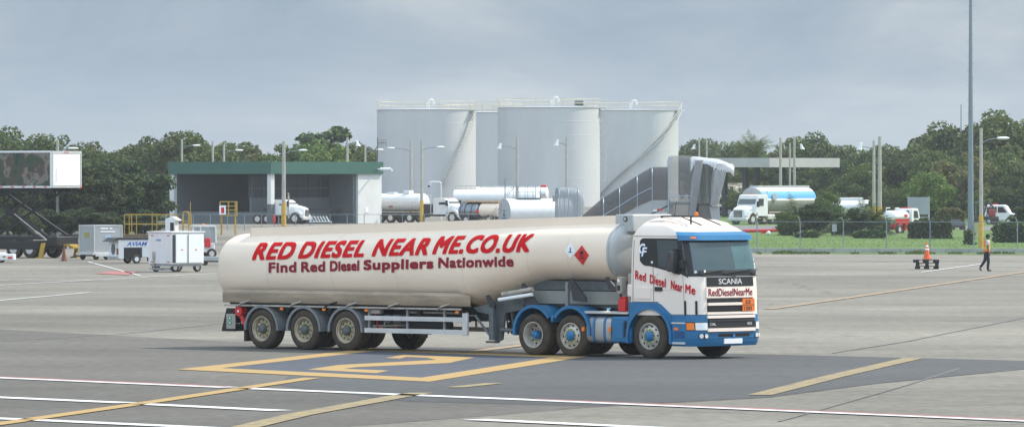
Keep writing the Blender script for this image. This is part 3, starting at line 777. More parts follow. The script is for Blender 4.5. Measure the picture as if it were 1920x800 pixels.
# coaming on top
b=MB(); hw0=.70
for (y0,y1) in ((-hw0,-hw0+.04),(hw0-.04,hw0)):
    vs=[]
    for s_ in (13.72,1.02):
        for z in (ztop(s_)-.20,ztop(s_)+.13):
            for y in (y0,y1): vs.append((-s_,y,z))
    b.add(vs,[(0,1,3,2),(4,5,7,6),(0,4,5,1),(2,3,7,6),(0,2,6,4),(1,5,7,3)])
b.add([(-13.72,-hw0,ztop(13.72)+.125),(-13.72,hw0,ztop(13.72)+.125),(-1.02,hw0,ztop(1.02)+.125),(-1.02,-hw0,ztop(1.02)+.125)],[(0,1,2,3)])
for s_ in (13.72,):
    b.bx(-s_-.01,-s_+.02,-hw0,hw0,ztop(s_)-.1,ztop(s_)+.13)
b.build('coaming',cream,tank,smooth=0)
b=MB(); b.bx(-1.55,-.98,-hw0-.012,hw0+.012,2.98,3.40,0); cf=b.build('coaming_end',frontgrey,tank,bevel=.03)
b=MB(); b.tube((-1.22,-hw0-.012,3.22+.07),(-1.22,-hw0-.03,3.22+.07),.062,18,0); b.tube((-1.22,-hw0-.03,3.29),(-1.22,-hw0-.034,3.29),.04,18,1); b.build('round_badge',[black,MATS['canopy_concrete']],cf)
for s_ in (12.6,10.4,8.2,6.0,3.9,2.6):
    b=MB(); b.loft([tanksec(s_-.008,1.0012),tanksec(s_+.008,1.0012)],cap0=False,cap1=False); b.build('weld_seam',mat('seam_cream',(.70,.60,.52),.6),tank,smooth=0)
# lettering on the tank
def tmap(s0,z0,slope):
    def f(u,v):
        s=s0-u; return tankside(s,z0+v+slope*u,.010)
    return f
for t_,s0,wd_ in (('RED',12.90,1.78),('DIESEL',10.62,2.50),('NEAR',7.66,2.02),('ME.CO.UK',5.20,3.32)): pass
def s_of(px,k0=(3.253,151.3)):
    k=(px-960)/F; return (3.253-k*151.3)/(cos(TH)+k*sin(TH))
def tz(px,y):
    s=s_of(px); d=151.3+s*sin(TH); return H-(y-HY)*d/F
for t_,xa,xb_,ya,yb in (('RED',472,549,487.5,455.5),('DIESEL',558,681,485,453),('NEAR',696,800,480.5,448.5),('ME.CO.UK',809,994,477,443)):
    sa,sb=s_of(xa),s_of(xb_)
    z0=tz(xa,ya); h0=tz(xa,yb)-z0
    text(t_,tmap(sa,z0+.0,.026),sa-sb,h0,red,tank,shear=.17,cuts=8,spacing=1.14,bold=.072)
for t_,xa,xb_,yb0 in (('Find',504,556,511),('Red',565,610,510),('Diesel',619,674,508.5),('Suppliers',682,813,506.5),('Nationwide',822,963,502.5)):
    sa,sb=s_of(xa),s_of(xb_); z0=tz(xa,yb0); hh=.26
    if t_=='Suppliers': z0-=.065; hh=.325
    text(t_,tmap(sa,z0,.026),sa-sb,hh,redd,tank,cuts=5,spacing=1.08,bold=.07)
# hazard diamonds
def diamond(px,py,r,m,name,par):
    s=s_of(px); z=tz(px,py); b=MB()
    N=6; grid=[]
    for i in range(N+1):
        for j in range(N+1):
            u=-1+2*i/N; v=-1+2*j/N; a=(u+v)/2*r; c=(v-u)/2*r
            grid.append(tankside(s-a,z+c,.012))
    b.add(grid,[(i*(N+1)+j,(i+1)*(N+1)+j,(i+1)*(N+1)+j+1,i*(N+1)+j+1) for i in range(N) for j in range(N)])
    return b.build(name,m,par),s,z
d1,s1,z1=diamond(1070,470,.19,whited,'hazard_placard',tank); d2,s2,z2=diamond(1091,478,.235,redp,'hazard_placard',tank)
def ico(par,s,z,pts,m):
    b=MB(); vs=[tankside(s-u,z+v,.018) for u,v in pts]; b.add(vs,[tuple(range(len(vs)))]); b.build('symbol',m,par)
ico(d2,s2,z2,[(-.05,.03),(-.06,.09),(-.02,.07),(.0,.14),(.03,.08),(.06,.10),(.05,.03),(0,.0)],black)
ico(d2,s2,z2,[(-.07,-.03),(.07,-.03),(.07,-.015),(-.07,-.015)],black); ico(d2,s2,z2,[(-.09,-.08),(.09,-.08),(.09,-.06),(-.09,-.06)],black)
ico(d1,s1,z1,[(-.07,-.04),(.06,-.04),(.02,-.015),(-.02,-.012)],black); ico(d1,s1,z1,[(-.01,-.02),(.01,-.02),(.02,.08),(-.015,.07)],black)
# skirt along the lower rear half
b=MB(); sa,sb=14.15,5.95
zs_=[(1.475,-1.195),(1.40,-1.262),(1.19,-1.262),(1.15,-1.24)]
for sy in (1,-1):
    rA=[(-sa,sy*y,z) for z,y in zs_]; rB=[(-sb-(.25*(i==0)),sy*y,z) for i,(z,y) in enumerate(zs_)]
    rC=[(-sb+.12-(.37*(i==0)),sy*(y+.12),z) for i,(z,y) in enumerate(zs_)]
    b.loft([rA,rB,rC],closed=False,cap0=False,cap1=False)
b.build('skirt',skirtm,truck,smooth=30)
b=MB(); b.bx(-14.1,-6.05,-1.275,-1.20,1.055,1.10,0); b.build('hose_rail',railm,truck,bevel=.01); b=MB(); b.bx(-14.1,-6.05,1.20,1.275,1.055,1.10,0); b.build('hose_rail',railm,truck,bevel=.01)
for s_ in (13.6,11.8,10.6,9.9,8.5,6.8):
    b=MB(); b.path([(-s_,-1.28,1.06),(-s_+.12,-1.30,1.13),(-s_+.42,-1.285,1.20)],.022,6); b.build('hose_clip',railm if s_ not in (10.6,) else black,truck)
# floor pan under tank, trailer frame
b=MB(); b.bx(-14.0,-6.1,-1.15,1.15,1.10,1.16); b.build('tank_floor',dark,truck,smooth=0)
b=MB()
for y in (-.55,.45):
    b.bx(-14.0,-5.6,y,y+.10,.78,1.09)
for s_ in (9.90,11.33,12.79): b.bx(-s_-.07,-s_+.07,-1.0,1.0,.44,.57); b.bx(-s_+.1,-s_+.5,-.62,-.4,.5,.8); b.bx(-s_+.1,-s_+.5,.4,.62,.5,.8)
for s_ in (6.2,7.6,9.0,10.6,12.05,13.8): b.bx(-s_-.05,-s_+.05,-1.1,1.1,.92,1.05)
b.build('trailer_frame',dark,truck,smooth=0)
# air tank, pipes, boxes seen under the tank
b=MB(); b.tube((-7.4,-.75,.86),(-6.2,-.75,.86),.10,14,0); b.tube((-8.0,-.95,.98),(-6.1,-.95,.98),.03,8,1); b.tube((-9.2,-1.0,.62),(-8.2,-.9,.66),.03,8,1)
b.tube((-8.9,-.6,.66),(-7.0,-.6,.66),.13,16,0); b.build('air_reservoir',[dark,railm],truck)
b=MB(); b.bx(-8.75,-8.55,-1.1,-.8,.70,.92); b.bx(-8.45,-8.2,-1.1,-.8,.70,.92); b.build('valve_box',chass,truck,bevel=.02)
b=MB(); b.bx(-9.2,-8.8,-1.2,-1.05,.93,1.04); b.build('brake_valve',beige,truck,bevel=.02)
b=MB(); b.path([(-9.0,-1.15,.97),(-8.96,-1.15,.85),(-8.96,-1.1,.62),(-8.5,-1.1,.50),(-8.3,-1.1,.62)],.016,6); b.build('red_hose',redp,truck)
b=MB(); b.tube((-7.9,-.5,1.02),(-7.9,-.5,.35),.05,8); b.tube((-8.6,.4,1.0),(-8.6,.4,.4),.05,8); b.build('vent_pipe',dark,truck)
for sx in (13.75-1.43*1.0+.0,):
    pass
for s_ in (12.08,10.62,9.18,6.15):
    b=MB(); b.bx(-s_-.05,-s_+.05,-1.285,-1.26,.985,1.04); b.build('marker_lamp',orange,truck)
# trailer mudguards
for s_ in (12.79,11.33,9.90):
    for sy in (-1,1):
        b=MB(); y0,y1=(-1.27,-.80) if sy<0 else (.80,1.27)
        fenderstrip(b,-s_,.50,.575,-.05,pi+.05,y0,y1,22,.02,.045); b.build('mudguard',fend,truck,smooth=40)
b=MB(); b.bx(-13.44,-13.40,-1.22,-.85,.18,.52); b.build('mud_flap',mat('rusty_flap',(.10,.05,.035),.8,var=.4),truck)
# rear end pieces
b=MB(); b.bx(-14.05,-13.98,-1.15,1.15,.42,.60); b.bx(-14.05,-13.9,-.6,-.5,.5,1.0); b.bx(-14.05,-13.9,.5,.6,.5,1.0); b.bx(-14.08,-14.0,-1.15,-.75,.62,.92);b.bx(-14.08,-14.0,.75,1.15,.62,.92); b.build('rear_underrun',dark,truck)
b=MB(); b.prism([(-14.30,.42),(-13.85,.42),(-13.85,1.0),(-14.12,1.0)],'y',-1.15,-1.10); b.build('rear_flap',black,truck)
b=MB(); b.bx(-14.05,-13.74,-1.235,-1.20,.48,.86); rp=b.build('rear_panel',beige,truck,bevel=.01)
for z in (.60,.71):
    b=MB(); b.bx(-13.96,-13.86,-1.245,-1.235,z,z+.075,0); b.bx(-13.93,-13.89,-1.248,-1.245,z+.02,z+.055,1); b.build('green_sticker',[green,whited],rp)
b=MB(); b.tube((-13.62,-1.24,.93),(-13.62,-1.05,.93),.125,16,0); b.tube((-13.62,-1.25,.93),(-13.62,-1.23,.93),.03,10,1); b.tube((-13.62,-1.15,.85),(-13.44,-1.12,.52),.06,8,0); b.build('hose_reel',[redp,whited],truck)
b=MB()
for i in range(7): b.tube((-14.0+i*.06,-.95,.98),(-13.98+i*.09,-.95,.46),.018,6)
b.build('rear_cable',black,truck)
# side guard
for sy in (-1,1):
    y0=-1.275 if sy<0 else 1.235
    b=MB(); b.bx(-9.24,-5.95,y0,y0+.04,.775,.885); b.bx(-9.24,-5.95,y0,y0+.04,.47,.585); b.bx(-9.24,-5.95,y0-.004,y0,.825,.835,0)
    sg=b.build('side_guard',alu,truck,bevel=.008)
    b=MB(); b.bx(-5.97,-5.80,y0-.02,y0+.05,.455,.99); b.build('guard_post',alu,sg,bevel=.01)
    for s_ in (9.13,7.85,6.62):
        b=MB(); b.bx(-s_-.03,-s_+.03,y0+.04,y0+.09,.50,1.08); b.build('guard_strut',fend,sg)
# landing legs and neck
b=MB(); b.prism([(-5.95,1.12),(-5.6,1.18),(-4.6,1.42),(-4.3,1.42),(-4.3,1.1),(-4.9,1.0),(-5.0,.36),(-5.15,.30),(-5.30,.36),(-5.30,.95),(-5.8,1.02)],'y',-.92,-.86)
b.build('neck_plate',chass,truck,smooth=0)
b=MB(); b.prism([(-5.95,1.12),(-5.6,1.18),(-4.6,1.42),(-4.3,1.42),(-4.3,1.1),(-5.3,.95),(-5.8,1.02)],'y',.86,.92)
b.build('neck_plate',chass,truck,smooth=0)
for sy in (-1,1):
    b=MB(); yy=-1.15 if sy<0 else 1.05
    b.bx(-5.22,-5.08,yy,yy+.12,.35,1.30); b.bx(-5.30,-5.0,yy-.03,yy+.15,.28,.33); b.tube((-5.7,yy+.05,.92),(-5.22,yy+.05,.45),.03,8); b.tube((-5.95,yy+.05,.93),(-5.65,yy+.05,.93),.02,8); b.build('landing_leg',chass,truck)
b=MB(); b.bx(-4.9,-1.1,-.80,.80,1.25,1.56); b.bx(-5.6,-1.1,-.5,.5,1.16,1.25); b.build('neck_box',mat('neck_beige',(.27,.27,.24),.6,var=.15,scale=1),truck,smooth=0)
b=MB(); b.bx(-4.1,-1.3,-.72,.72,1.58,1.80); b.build('tank_cradle',chass,truck,smooth=0)
for s_,z_ in ((5.25,1.42),(4.10,1.72),(2.55,1.86),(1.42,1.9)):
    b=MB(); h_=.50 if s_ in (4.10,2.55) else .25
    b.prism([(-s_-.06,z_),(-s_+.0,z_+.02),(-s_+.45*(h_/.5),z_-h_+.05),(-s_+.45*(h_/.5),z_-h_-.05),(-s_+.05,z_-h_-.02)],'y',-1.16,-1.10)
    b.build('tank_bracket',dark,truck)
b=MB(); b.tube((-4.85,-1.20,1.33),(-3.75,-1.22,1.47),.045,10); b.build('hose_tube',whited,truck)
b=MB(); b.tube((-4.8,-1.12,1.46),(-3.8,-1.14,1.60),.055,10); b.build('hose_tube',railm,truck)
b=MB(); b.bx(-2.78,-2.70,-1.12,-1.04,1.2,1.78); b.build('strut_post',fend,truck)
b=MB(); 
for i in range(9):
    x0=-4.9+i*.12; b.tube((x0,-.9+.03*i,1.25),(x0+.12*sin(i*2.3),-.8,.50),.02+.006*(i%3),6,i%2)
b.tube((-5.0,-.6,.7),(-4.2,-.6,.65),.12,12,0); b.tube((-4.95,-1.0,.60),(-4.4,-.95,.58),.05,8,1)
b.build('brake_chamber',[dark,chass],truck)

# ================================================================== vegetation
def leaf_cluster(b,c,rad,n,size,rs,m=0,flat=1.0,mats=1):
    for _ in range(n):
        # on / in a lumpy shell
        d=Vector((rs.gauss(0,1),rs.gauss(0,1),rs.gauss(0,1)*.9)); d.normalize()
        r=rad*(.55+.5*rs.random()**.6)
        p=Vector(c)+Vector((d.x*r,d.y*r,d.z*r*flat))
        nn=(d*.8+Vector((rs.gauss(0,.6),rs.gauss(0,.6),rs.gauss(0,.6)+.3))).normalized()
        a=nn.orthogonal().normalized(); a.rotate(Matrix.Rotation(rs.random()*6.28,3,nn)); q=nn.cross(a)
        s=size*(.6+.8*rs.random()); a*=s; q*=s*.6
        k=nn*s*.2
        b.add([p-a-k,p+q,p+a-k,p-q],[(0,1,2,3)],rs.randrange(mats))
def make_tree(name,h,rx,z0,nclump,nleaf,leaf,mats,seed,clump=(.5,1.1),top=1.0,trunkh=None,fl=.8):
    rs=random.Random(seed)
    crown=MB(); cs=[]
    cz=(h+z0)/2; hz=(h-z0)/2
    for i in range(nclump):
        while True:
            d=Vector((rs.uniform(-1,1),rs.uniform(-1,1),rs.uniform(-1,1)))
            if .45<d.length<1: break
        # wider low, irregular top
        wz=d.z; k=1-.25*max(0,wz)**2
        c=(d.x*rx*k,d.y*rx*k,cz+wz*hz*.86*top)
        cr=rs.uniform(*clump); cs.append(c)
        leaf_cluster(crown,c,cr,int(nleaf*(cr/clump[1])**2),leaf,rs,flat=fl,mats=len(mats))
    tr=MB()
    pts=[Vector((0,0,-.1)),Vector((rs.uniform(-.15,.15),rs.uniform(-.15,.15),z0*.6+.3)),Vector((rs.uniform(-.4,.4),rs.uniform(-.4,.4),cz))]
    R0=.05*h**.9*.5
    tr.tube(pts[0],pts[1],R0,9,0,R0*.8); tr.tube(pts[1],pts[2],R0*.8,9,0,R0*.4)
    for i in range(7):
        c=Vector(cs[i]); st=pts[1].lerp(pts[2],rs.random())
        mid=st.lerp(c,.5)+Vector((0,0,.3)); tr.tube(st,mid,R0*.35,6,0,R0*.2); tr.tube(mid,c,R0*.2,6,0,R0*.06)
    root=thing(name,'tree','tree')
    tr.build('trunk',wood,root); cr_=crown.build('crown',mats,root,smooth=0)
    return root
protos={
 'A':make_tree('broadleaf_tree',8,3.4,.2,60,300,.155,[leafA,leafA,leafB],1),
 'B':make_tree('broadleaf_tree',8,3.0,.3,54,290,.15,[leafA,leafC],2,(.45,1.0)),
 'C':make_tree('broadleaf_tree',8,3.8,.2,64,290,.16,[leafB,leafA],3,(.5,1.2)),
 'D':make_tree('feathery_tree',6,2.3,.9,58,330,.11,[leafC,leafC,leafA],4,(.35,.8)),
 'E':make_tree('broadleaf_tree',8,3.0,1.5,42,280,.15,[leafL,leafA],5,(.5,1.0)),
 'F':make_tree('broadleaf_tree',8,3.3,.3,54,280,.15,[leafB,leafR,leafA],6,(.45,1.0)),
 'G':make_tree('slim_tree',8,1.6,3.2,16,150,.20,[leafC,leafA],7,(.45,.8)),
}
used=set()
def tree(kind,x,ytop,d,label,group=None,wide=1.0,ctg='tree',name=None):
    hgt=zz(ytop,d); base=protos[kind]; h0={'D':6}.get(kind,8)
    sc=hgt/(h0*1.02)
    rz=random.uniform(0,6.28)
    if kind in used: r=dup(base,(at(x,d),d,0),rz)
    else: r=base; used.add(kind); r.location=(at(x,d),d,0); r.rotation_euler=(0,0,rz)
    r.scale=(sc*wide,sc*wide,sc); r['label']=label; r['category']=ctg
    if group: r['group']=group
    return r
gl='dense green broadleaf tree in the treeline behind the left service yard'; G1='trees in the left treeline'
rt=random.Random(11)
# left back treeline
for x,y,k_ in ((-25,236,'A'),(22,232,'C'),(62,243,'B'),(98,240,'A'),(135,262,'C'),(165,255,'F'),(200,262,'B'),(232,262,'A'),(262,254,'E'),(290,262,'B'),(318,236,'F'),(345,236,'A'),(372,240,'C'),(398,248,'B')):
    tree(k_,x,y,rt.uniform(600,640),gl,G1,wide=1.05)
for x in range(-30,225,44):
    tree(rt.choice('ABCEF'),x+rt.uniform(-8,8),rt.uniform(272,290),rt.uniform(505,540),'lower broadleaf tree in front of the left treeline beside the hangar','understorey trees of the left treeline',wide=1.15)
# behind the hangar
for x,y,k_ in ((425,252,'B'),(452,256,'A'),(484,262,'C'),(515,262,'F'),(548,258,'A'),(580,256,'C'),(610,258,'E'),(640,256,'A'),(668,262,'F'),(700,262,'B'),(728,264,'A')):
    tree(k_,x,y,rt.uniform(610,660) if x<650 else rt.uniform(960,990),'dense green broadleaf tree in the treeline behind the green roofed hangar','trees behind the hangar',wide=1.1)
tree('G',620,215,680,'slim dark tree standing tall above the treeline behind the green roofed hangar',wide=1.25)
# dark feathery row left of the hangar
for i,x in enumerate(range(-40,262,25)):
    tree('D',x+rt.uniform(-6,6),rt.uniform(296,312) if x>120 else rt.uniform(300,320),rt.uniform(448,466),'dark feathery tree in the row between the grey cargo container and the hangar','dark feathery tree row',wide=1.35)
for x in range(-30,300,30):
    tree('D',x+rt.uniform(-6,6),rt.uniform(385,400),rt.uniform(440,446),'low dark bush under the feathery tree row behind the cargo container','low dark bushes left of the hangar',wide=2.2,ctg='bush')
# right treeline
gr='dense green broadleaf tree in the treeline behind the flat concrete canopy'; G2='trees behind the canopy'
for x,y,k_ in ((1296,252,'A'),(1318,250,'B'),(1345,256,'C'),(1372,256,'A'),(1432,256,'F'),(1462,262,'B'),(1500,247,'A'),(1528,243,'C'),(1560,246,'B'),(1590,258,'E'),(1615,260,'B'),(1640,262,'A'),(1668,266,'F')):
    tree(k_,x,y,rt.uniform(690,740) if x>1400 else rt.uniform(960,990),gr,G2,wide=1.05)
for x,y,k_ in ((1700,256,'F'),(1725,248,'B'),(1755,240,'A'),(1785,222,'C'),(1815,208,'B'),(1850,202,'A'),(1885,200,'C'),(1925,200,'B'),(1965,205,'A')):
    tree(k_,x,y,rt.uniform(640,690),'tall dense tree on the high wooded rise behind the tall mast','trees on the right rise',wide=1.1)
for x in range(1390,1990,46):
    yy=rt.uniform(292,310) if x<1650 else rt.uniform(262,285)
    tree(rt.choice('ABCF'),x+rt.uniform(-10,10),yy,rt.uniform(650,670) if x<1620 else rt.uniform(595,630),'broadleaf tree in the shaded front rank of the right treeline','front rank of the right treeline',wide=1.15)
for x in range(1400,1990,52):
    tree(rt.choice('ABD'),x+rt.uniform(-10,10),rt.uniform(335,352),rt.uniform(632,645) if x<1660 else rt.uniform(590,600),'low dark tree under the front rank of the right treeline','low trees under the right treeline',wide=1.35)
tree('E',1737,312,575,'large bright leaved tree with a rounded crown behind the white board',wide=1.25)
tree('A',1552,352,482,'broad leafy tree between the blue striped tanker and the white tanker lorry',wide=.85)
tree('A',1545,350,600,'small tree rising behind the blue striped tanker trailer',wide=.9)
tree('D',1938,372,440,'leafy tree at the right edge beside the white van',wide=1.5)
# palms
def palm(name,h,nf,fl,lean,seed,label,loc,trunk=True,droop=1.0):
    rs=random.Random(seed); root=thing(name,label,'palm tree' if trunk else 'palm shrub',loc)
    if trunk:
        b=MB(); pts=[(lean*(t**2),0,h*t) for t in [i/8 for i in range(9)]]
        for i in range(8): b.tube(pts[i],pts[i+1],.16-.008*i,8,0,.155-.008*i)
        b.build('trunk',wood,root)
    b=MB(); top=Vector((lean if trunk else 0,0,h if trunk else .3))
    for f in range(nf):
        az=rs.uniform(0,6.28); el=rs.uniform(-.2,1.35); L_=fl*rs.uniform(.8,1.1)
        p=top.copy(); d=Vector((cos(az)*cos(el),sin(az)*cos(el),sin(el)))
        n=14; pts=[]
        for i in range(n+1):
            pts.append(p.copy()); d=(d+Vector((0.02,0,-.12*droop))).normalized(); p=p+d*L_/n
        side=d.cross(Vector((0,0,1))).normalized()
        for i in range(1,n):
            tt=i/n; w_=fl*.28*sin(pi*min(1,tt+.12))
            dirv=(pts[i+1]-pts[i]).normalized()
            for sg_ in (-1,1):
                for kk in range(2):
                    q=pts[i].lerp(pts[i+1],kk*.5); tip=q+side*sg_*w_*rs.uniform(.8,1.1)+dirv*w_*.5+Vector((0,0,-w_*rs.uniform(.2,.6)))
                    b.add([q-dirv*.035,q+dirv*.035,tip],[(0,1,2)],rs.randrange(2))
        b.tube(pts[0],pts[n//2],.03,4,0)
    b.build('crown',[leafC if not trunk else leafB,leafA],root,smooth=0)
    return root
palm('coconut_palm',zz(288,680),30,3.3,.3,3,'coconut palm with windswept fronds rising behind the flat concrete canopy',(at(1408,680),680,0),True,.7)
tree('B',1398,250,760,'dense tree standing directly behind the coconut palm')
palm('palm_shrub',2.2,70,2.9,0,4,'large bushy palm on the grass in front of the blue striped tanker',(at(1503,455),455,.3),False,.65)
palm('palm_shrub',1.8,64,2.6,0,5,'bushy palm on the grass in front of the white tanker lorry',(at(1627,450),450,.2),False,.7)
tree('D',1522,380,452,'dark rounded bush right beside the left bushy palm',wide=1.7,ctg='bush'); tree('A',1478,392,450,'green rounded bush left of the left bushy palm',wide=1.2,ctg='bush'); tree('D',1596,388,446,'dark rounded bush left beside the right bushy palm',wide=1.6,ctg='bush'); tree('D',1648,408,446,'dark low bush right beside the right bushy palm',wide=1.5,ctg='bush')
palm('palm_shrub',1.4,30,1.6,0,6,'spiky palm shrub between the two large bushy palms',(at(1566,470),470,0),False,1.0)
def hedge(name,x0,x1,d,dep,h,label,mats,seed,size=.12,lump=.2,ctg='hedge'):
    rs=random.Random(seed); b=MB(); X0,X1=at(x0,d),at(x1,d); W=X1-X0
    root=thing(name,label,ctg,((X0+X1)/2,d,0))
    n=int(W*dep*230+W*h*420)
    for _ in range(n):
        u=rs.uniform(-W/2,W/2); v=rs.uniform(-dep/2,dep/2); hh=h*(1+lump*mnoise.noise(Vector((u*1.2,v*1.2,seed))))
        e=min(1,(W/2-abs(u))/.5); hh*= (.75+.25*e)
        w_=rs.random()
        if w_<.45: z=hh; 
        elif w_<.85: v=-dep/2+.15*rs.random(); z=rs.uniform(.02,hh)
        else: z=rs.uniform(.1,hh)
        leaf_cluster(b,(u,v,z),.12,1,size,rs,mats=len(mats))
    # woody inside
    c=MB(); 
    for i in range(int(W*3)+2): 
        u=-W/2+.2+(W-.4)*i/(int(W*3)+1); c.tube((u,rs.uniform(-.3,.3)*dep,-.05),(u+rs.uniform(-.2,.2),rs.uniform(-.3,.3)*dep,h*.8),.03,5)
    c.build('stem',wood,root); b.build('foliage',mats,root,smooth=0); return root
hedge('clipped_hedge',1703,1782,430,2.2,1.15,'dark clipped hedge on the grass left of the tall mast',[leafC,leafA],21)
hedge('round_shrub',1715,1765,447,1.8,1.0,'rounded green shrub growing behind the clipped hedge',[leafA,leafL],22,ctg='shrub')
hedge('flower_hedge',1755,1808,520,1.2,1.5,'low hedge with an orange flowering top behind the lawn',[leafR,leafB],23,ctg='hedge')
hedge('ground_shrub',1560,1600,455,1.2,.75,'low leafy shrub below the small grey sign',[leafA,leafL],24,ctg='shrub')
hedge('ground_shrub',1490,1535,435,1.0,.45,'low dark shrub at the foot of the left bushy palm',[leafC,leafA],25,ctg='shrub')
hedge('ground_shrub',1600,1660,432,1.0,.5,'low dark shrub at the foot of the right bushy palm',[leafC,leafA],26,ctg='shrub')
hedge('ground_shrub',1808,1826,392,.9,1.0,'leafy shrub wrapped round the foot of the tall mast',[leafA,leafC],27,ctg='shrub')
hedge('ground_shrub',1862,1925,405,2.0,1.1,'green bush beside the walking man at the right edge',[leafA,leafC],28,lump=.5,ctg='shrub')
# weeds along the kerb
rs=random.Random(5); b=MB()
for _ in range(5200):
    x=rs.uniform(1420,1960); f_=mnoise.noise(Vector((x*.02,0,3)))
    if f_<-.05: continue
    X,Y=G(x,rs.uniform(472.5,476.5)); 
    hh=rs.uniform(.03,.13)*(1+f_*2)
    a=rs.uniform(0,3.14); b.add([(X-.04*cos(a),Y-.04*sin(a),0),(X+.04*cos(a),Y+.04*sin(a),0),(X+rs.uniform(-.1,.1),Y,hh)],[(0,1,2)],rs.randrange(2))
o=b.build('kerb_weeds',[leafA,leafB],smooth=0); tag(o,'thin weeds and grass growing along the kerb at the edge of the apron','weeds'); o['kind']='stuff'
rs=random.Random(6); b=MB()
for _ in range(5000):
    x=rs.uniform(1400,1960); dd=rs.uniform(366,440); X=at(x,dd); hh=rs.uniform(.02,.05)
    a=rs.uniform(0,3.14); b.add([(X-.03*cos(a),dd-.03*sin(a),.05),(X+.03*cos(a),dd+.03*sin(a),.05),(X+rs.uniform(-.05,.05),dd,.05+hh)],[(0,1,2)],rs.randrange(2))
o=b.build('lawn_grass',[leafL,leafA],smooth=0); tag(o,'short green lawn grass behind the chain fence','grass'); o['kind']='stuff'

# ================================================================== storage tanks
def storage_tank(cx,ytop,R,d,label,stair=None,rail=True,vent=True,vx=0):
    h=zz(ytop,d); root=thing('storage_tank',label,'storage tank',(at(cx,d),d,0))
    b=MB(); n=96; rings=[]
    lev=[-.2]+[h*i/7 for i in range(1,8)]
    prof_=[]
    for i,z in enumerate(lev):
        prof_.append((R,z))
        if 0<i<7: prof_.append((R+.012,z+.02)); prof_.append((R+.012,z+.05)); prof_.append((R,z+.07))
    b.lathe(prof_,(0,0,0),'z',n,cap=False)
    b.build('shell',tankw,root,smooth=25)
    b=MB(); b.lathe([(R+.10,h-.05),(R+.10,h+.03),(R*.6,h+.12),(0,h+.20)],(0,0,0),'z',n,cap=False); b.build('roof',tankw,root,smooth=25)
    if rail:
        b=MB(); rr=R+.05
        for zz_ in (h+1.15,h+.65): b.path([(rr*cos(2*pi*i/n),rr*sin(2*pi*i/n),zz_) for i in range(n+1)],.035,5)
        for i in range(0,n,4): b.tube((rr*cos(2*pi*i/n),rr*sin(2*pi*i/n),h),(rr*cos(2*pi*i/n),rr*sin(2*pi*i/n),h+1.15),.03,5)
        b.build('railing',tankr,root)
    if vent:
        b=MB(); pts=[(vx,0,h+.4),(vx,0,h+1.1)]+[(vx+.35-.35*cos(t),0,h+1.1+.35*sin(t)) for t in [pi*i/8 for i in range(1,9)]]+[(vx+.7,0,h+.8)]
        b.path(pts,.13,8); b.tube((vx-.25,0,h+.3),(vx-.25,0,h+1.0),.16,8); b.build('gooseneck_vent',white,root)
    if stair:
        a0,a1,z1=stair   # angles measured from the camera-facing direction, positive to the right; top at a0
        b=MB(); st=int(abs(a0-a1)/360*2*pi*R/.26*1.0); st=max(st,10); steps=st
        r0,r1=R+.06,R+.86
        def P(a,r,z): t=radians(a); return (r*sin(t),-r*cos(t),z)
        prev=None
        for i in range(steps+1):
            f=i/steps; a=a0+(a1-a0)*f; z=h+(z1-h)*f; da=.20/R*57.3
            q=[P(a-da/1.3,r0,z),P(a+da/1.3,r0,z),P(a+da/1.3,r1,z),P(a-da/1.3,r1,z)]
            b.add(q+[(x_,y_,z_-.06) for x_,y_,z_ in q],[(0,1,2,3),(4,5,6,7),(0,1,5,4),(1,2,6,5),(2,3,7,6),(3,0,4,7)],0)
            if i%4==0: b.tube(P(a,r1,z-.1),P(a,r1,z+1.05),.025,5,1)
            if prev:
                for rz_,w_,mi in ((0,.045,0),(.55,.025,1),(1.05,.035,1)): b.tube(P(prev[0],r1,prev[1]+rz_),P(a,r1,z+rz_),w_,5,mi)
                b.tube(P(prev[0],r0,prev[1]),P(a,r0,z),.045,5,0)
            prev=(a,z)
        q0,q1=(a0-6,a0+10); ps=[P(q0,R-.1,h+.02),P(q1,R-.1,h+.02),P(q1,R+1.0,h+.02),P(q0,R+1.0,h+.02)]
        b.add(ps+[(x_,y_,z_-.12) for x_,y_,z_ in ps],[(0,1,2,3),(4,5,6,7),(0,1,5,4),(1,2,6,5),(2,3,7,6),(3,0,4,7)],0)
        b.build('stairway',[tankw,tankr],root,smooth=0)
    return root
storage_tank(799.5,206,6.95,900,'large white cylindrical fuel storage tank, leftmost, with a steep stair on its right flank',stair=(66,20,3.2),vx=.3)
storage_tank(1029,202,6.95,870,'large white storage tank in the middle, standing in front of its neighbours',stair=(84,100,3.5),vx=.6)
storage_tank(1185,207,6.7,925,'large white storage tank on the right with a long diagonal stair across its face',stair=(72,-50,.8),vx=0)
storage_tank(905,211,6.3,985,'shaded storage tank half hidden in the gap between the left and middle tanks',vent=False)
b=MB(); 
xa,xb_=at(882,905),at(938,880); zt_=zz(206,890)
b.bx(xa,xb_,888,889.2,zt_-.12,zt_); 
for y_ in (888,889.2):
    for z_ in (.55,1.1): b.tube((xa,y_,zt_+z_),(xb_,y_,zt_+z_),.03,5)
    for i in range(6): b.tube((xa+(xb_-xa)*i/5,y_,zt_),(xa+(xb_-xa)*i/5,y_,zt_+1.1),.03,5)
tag(b.build('tank_walkway',tankr,smooth=0),'railed walkway bridging the tops of the left and middle storage tanks','walkway')
b=MB(); X=at(1081,885); zt_=zz(200,885); b.bx(X-.35,X+.9,880,881,zt_+.1,zt_+.75); tag(b.build('roof_hatch_box',dark),'small dark box on the roof edge of the middle storage tank','box')

# ================================================================== hangar with green fascia
d0=D_(420); X0=at(508,d0)
hg=thing('service_hangar','open fronted service hangar with a green fascia and pale walls behind the apron','building',(X0,d0,0),radians(48))
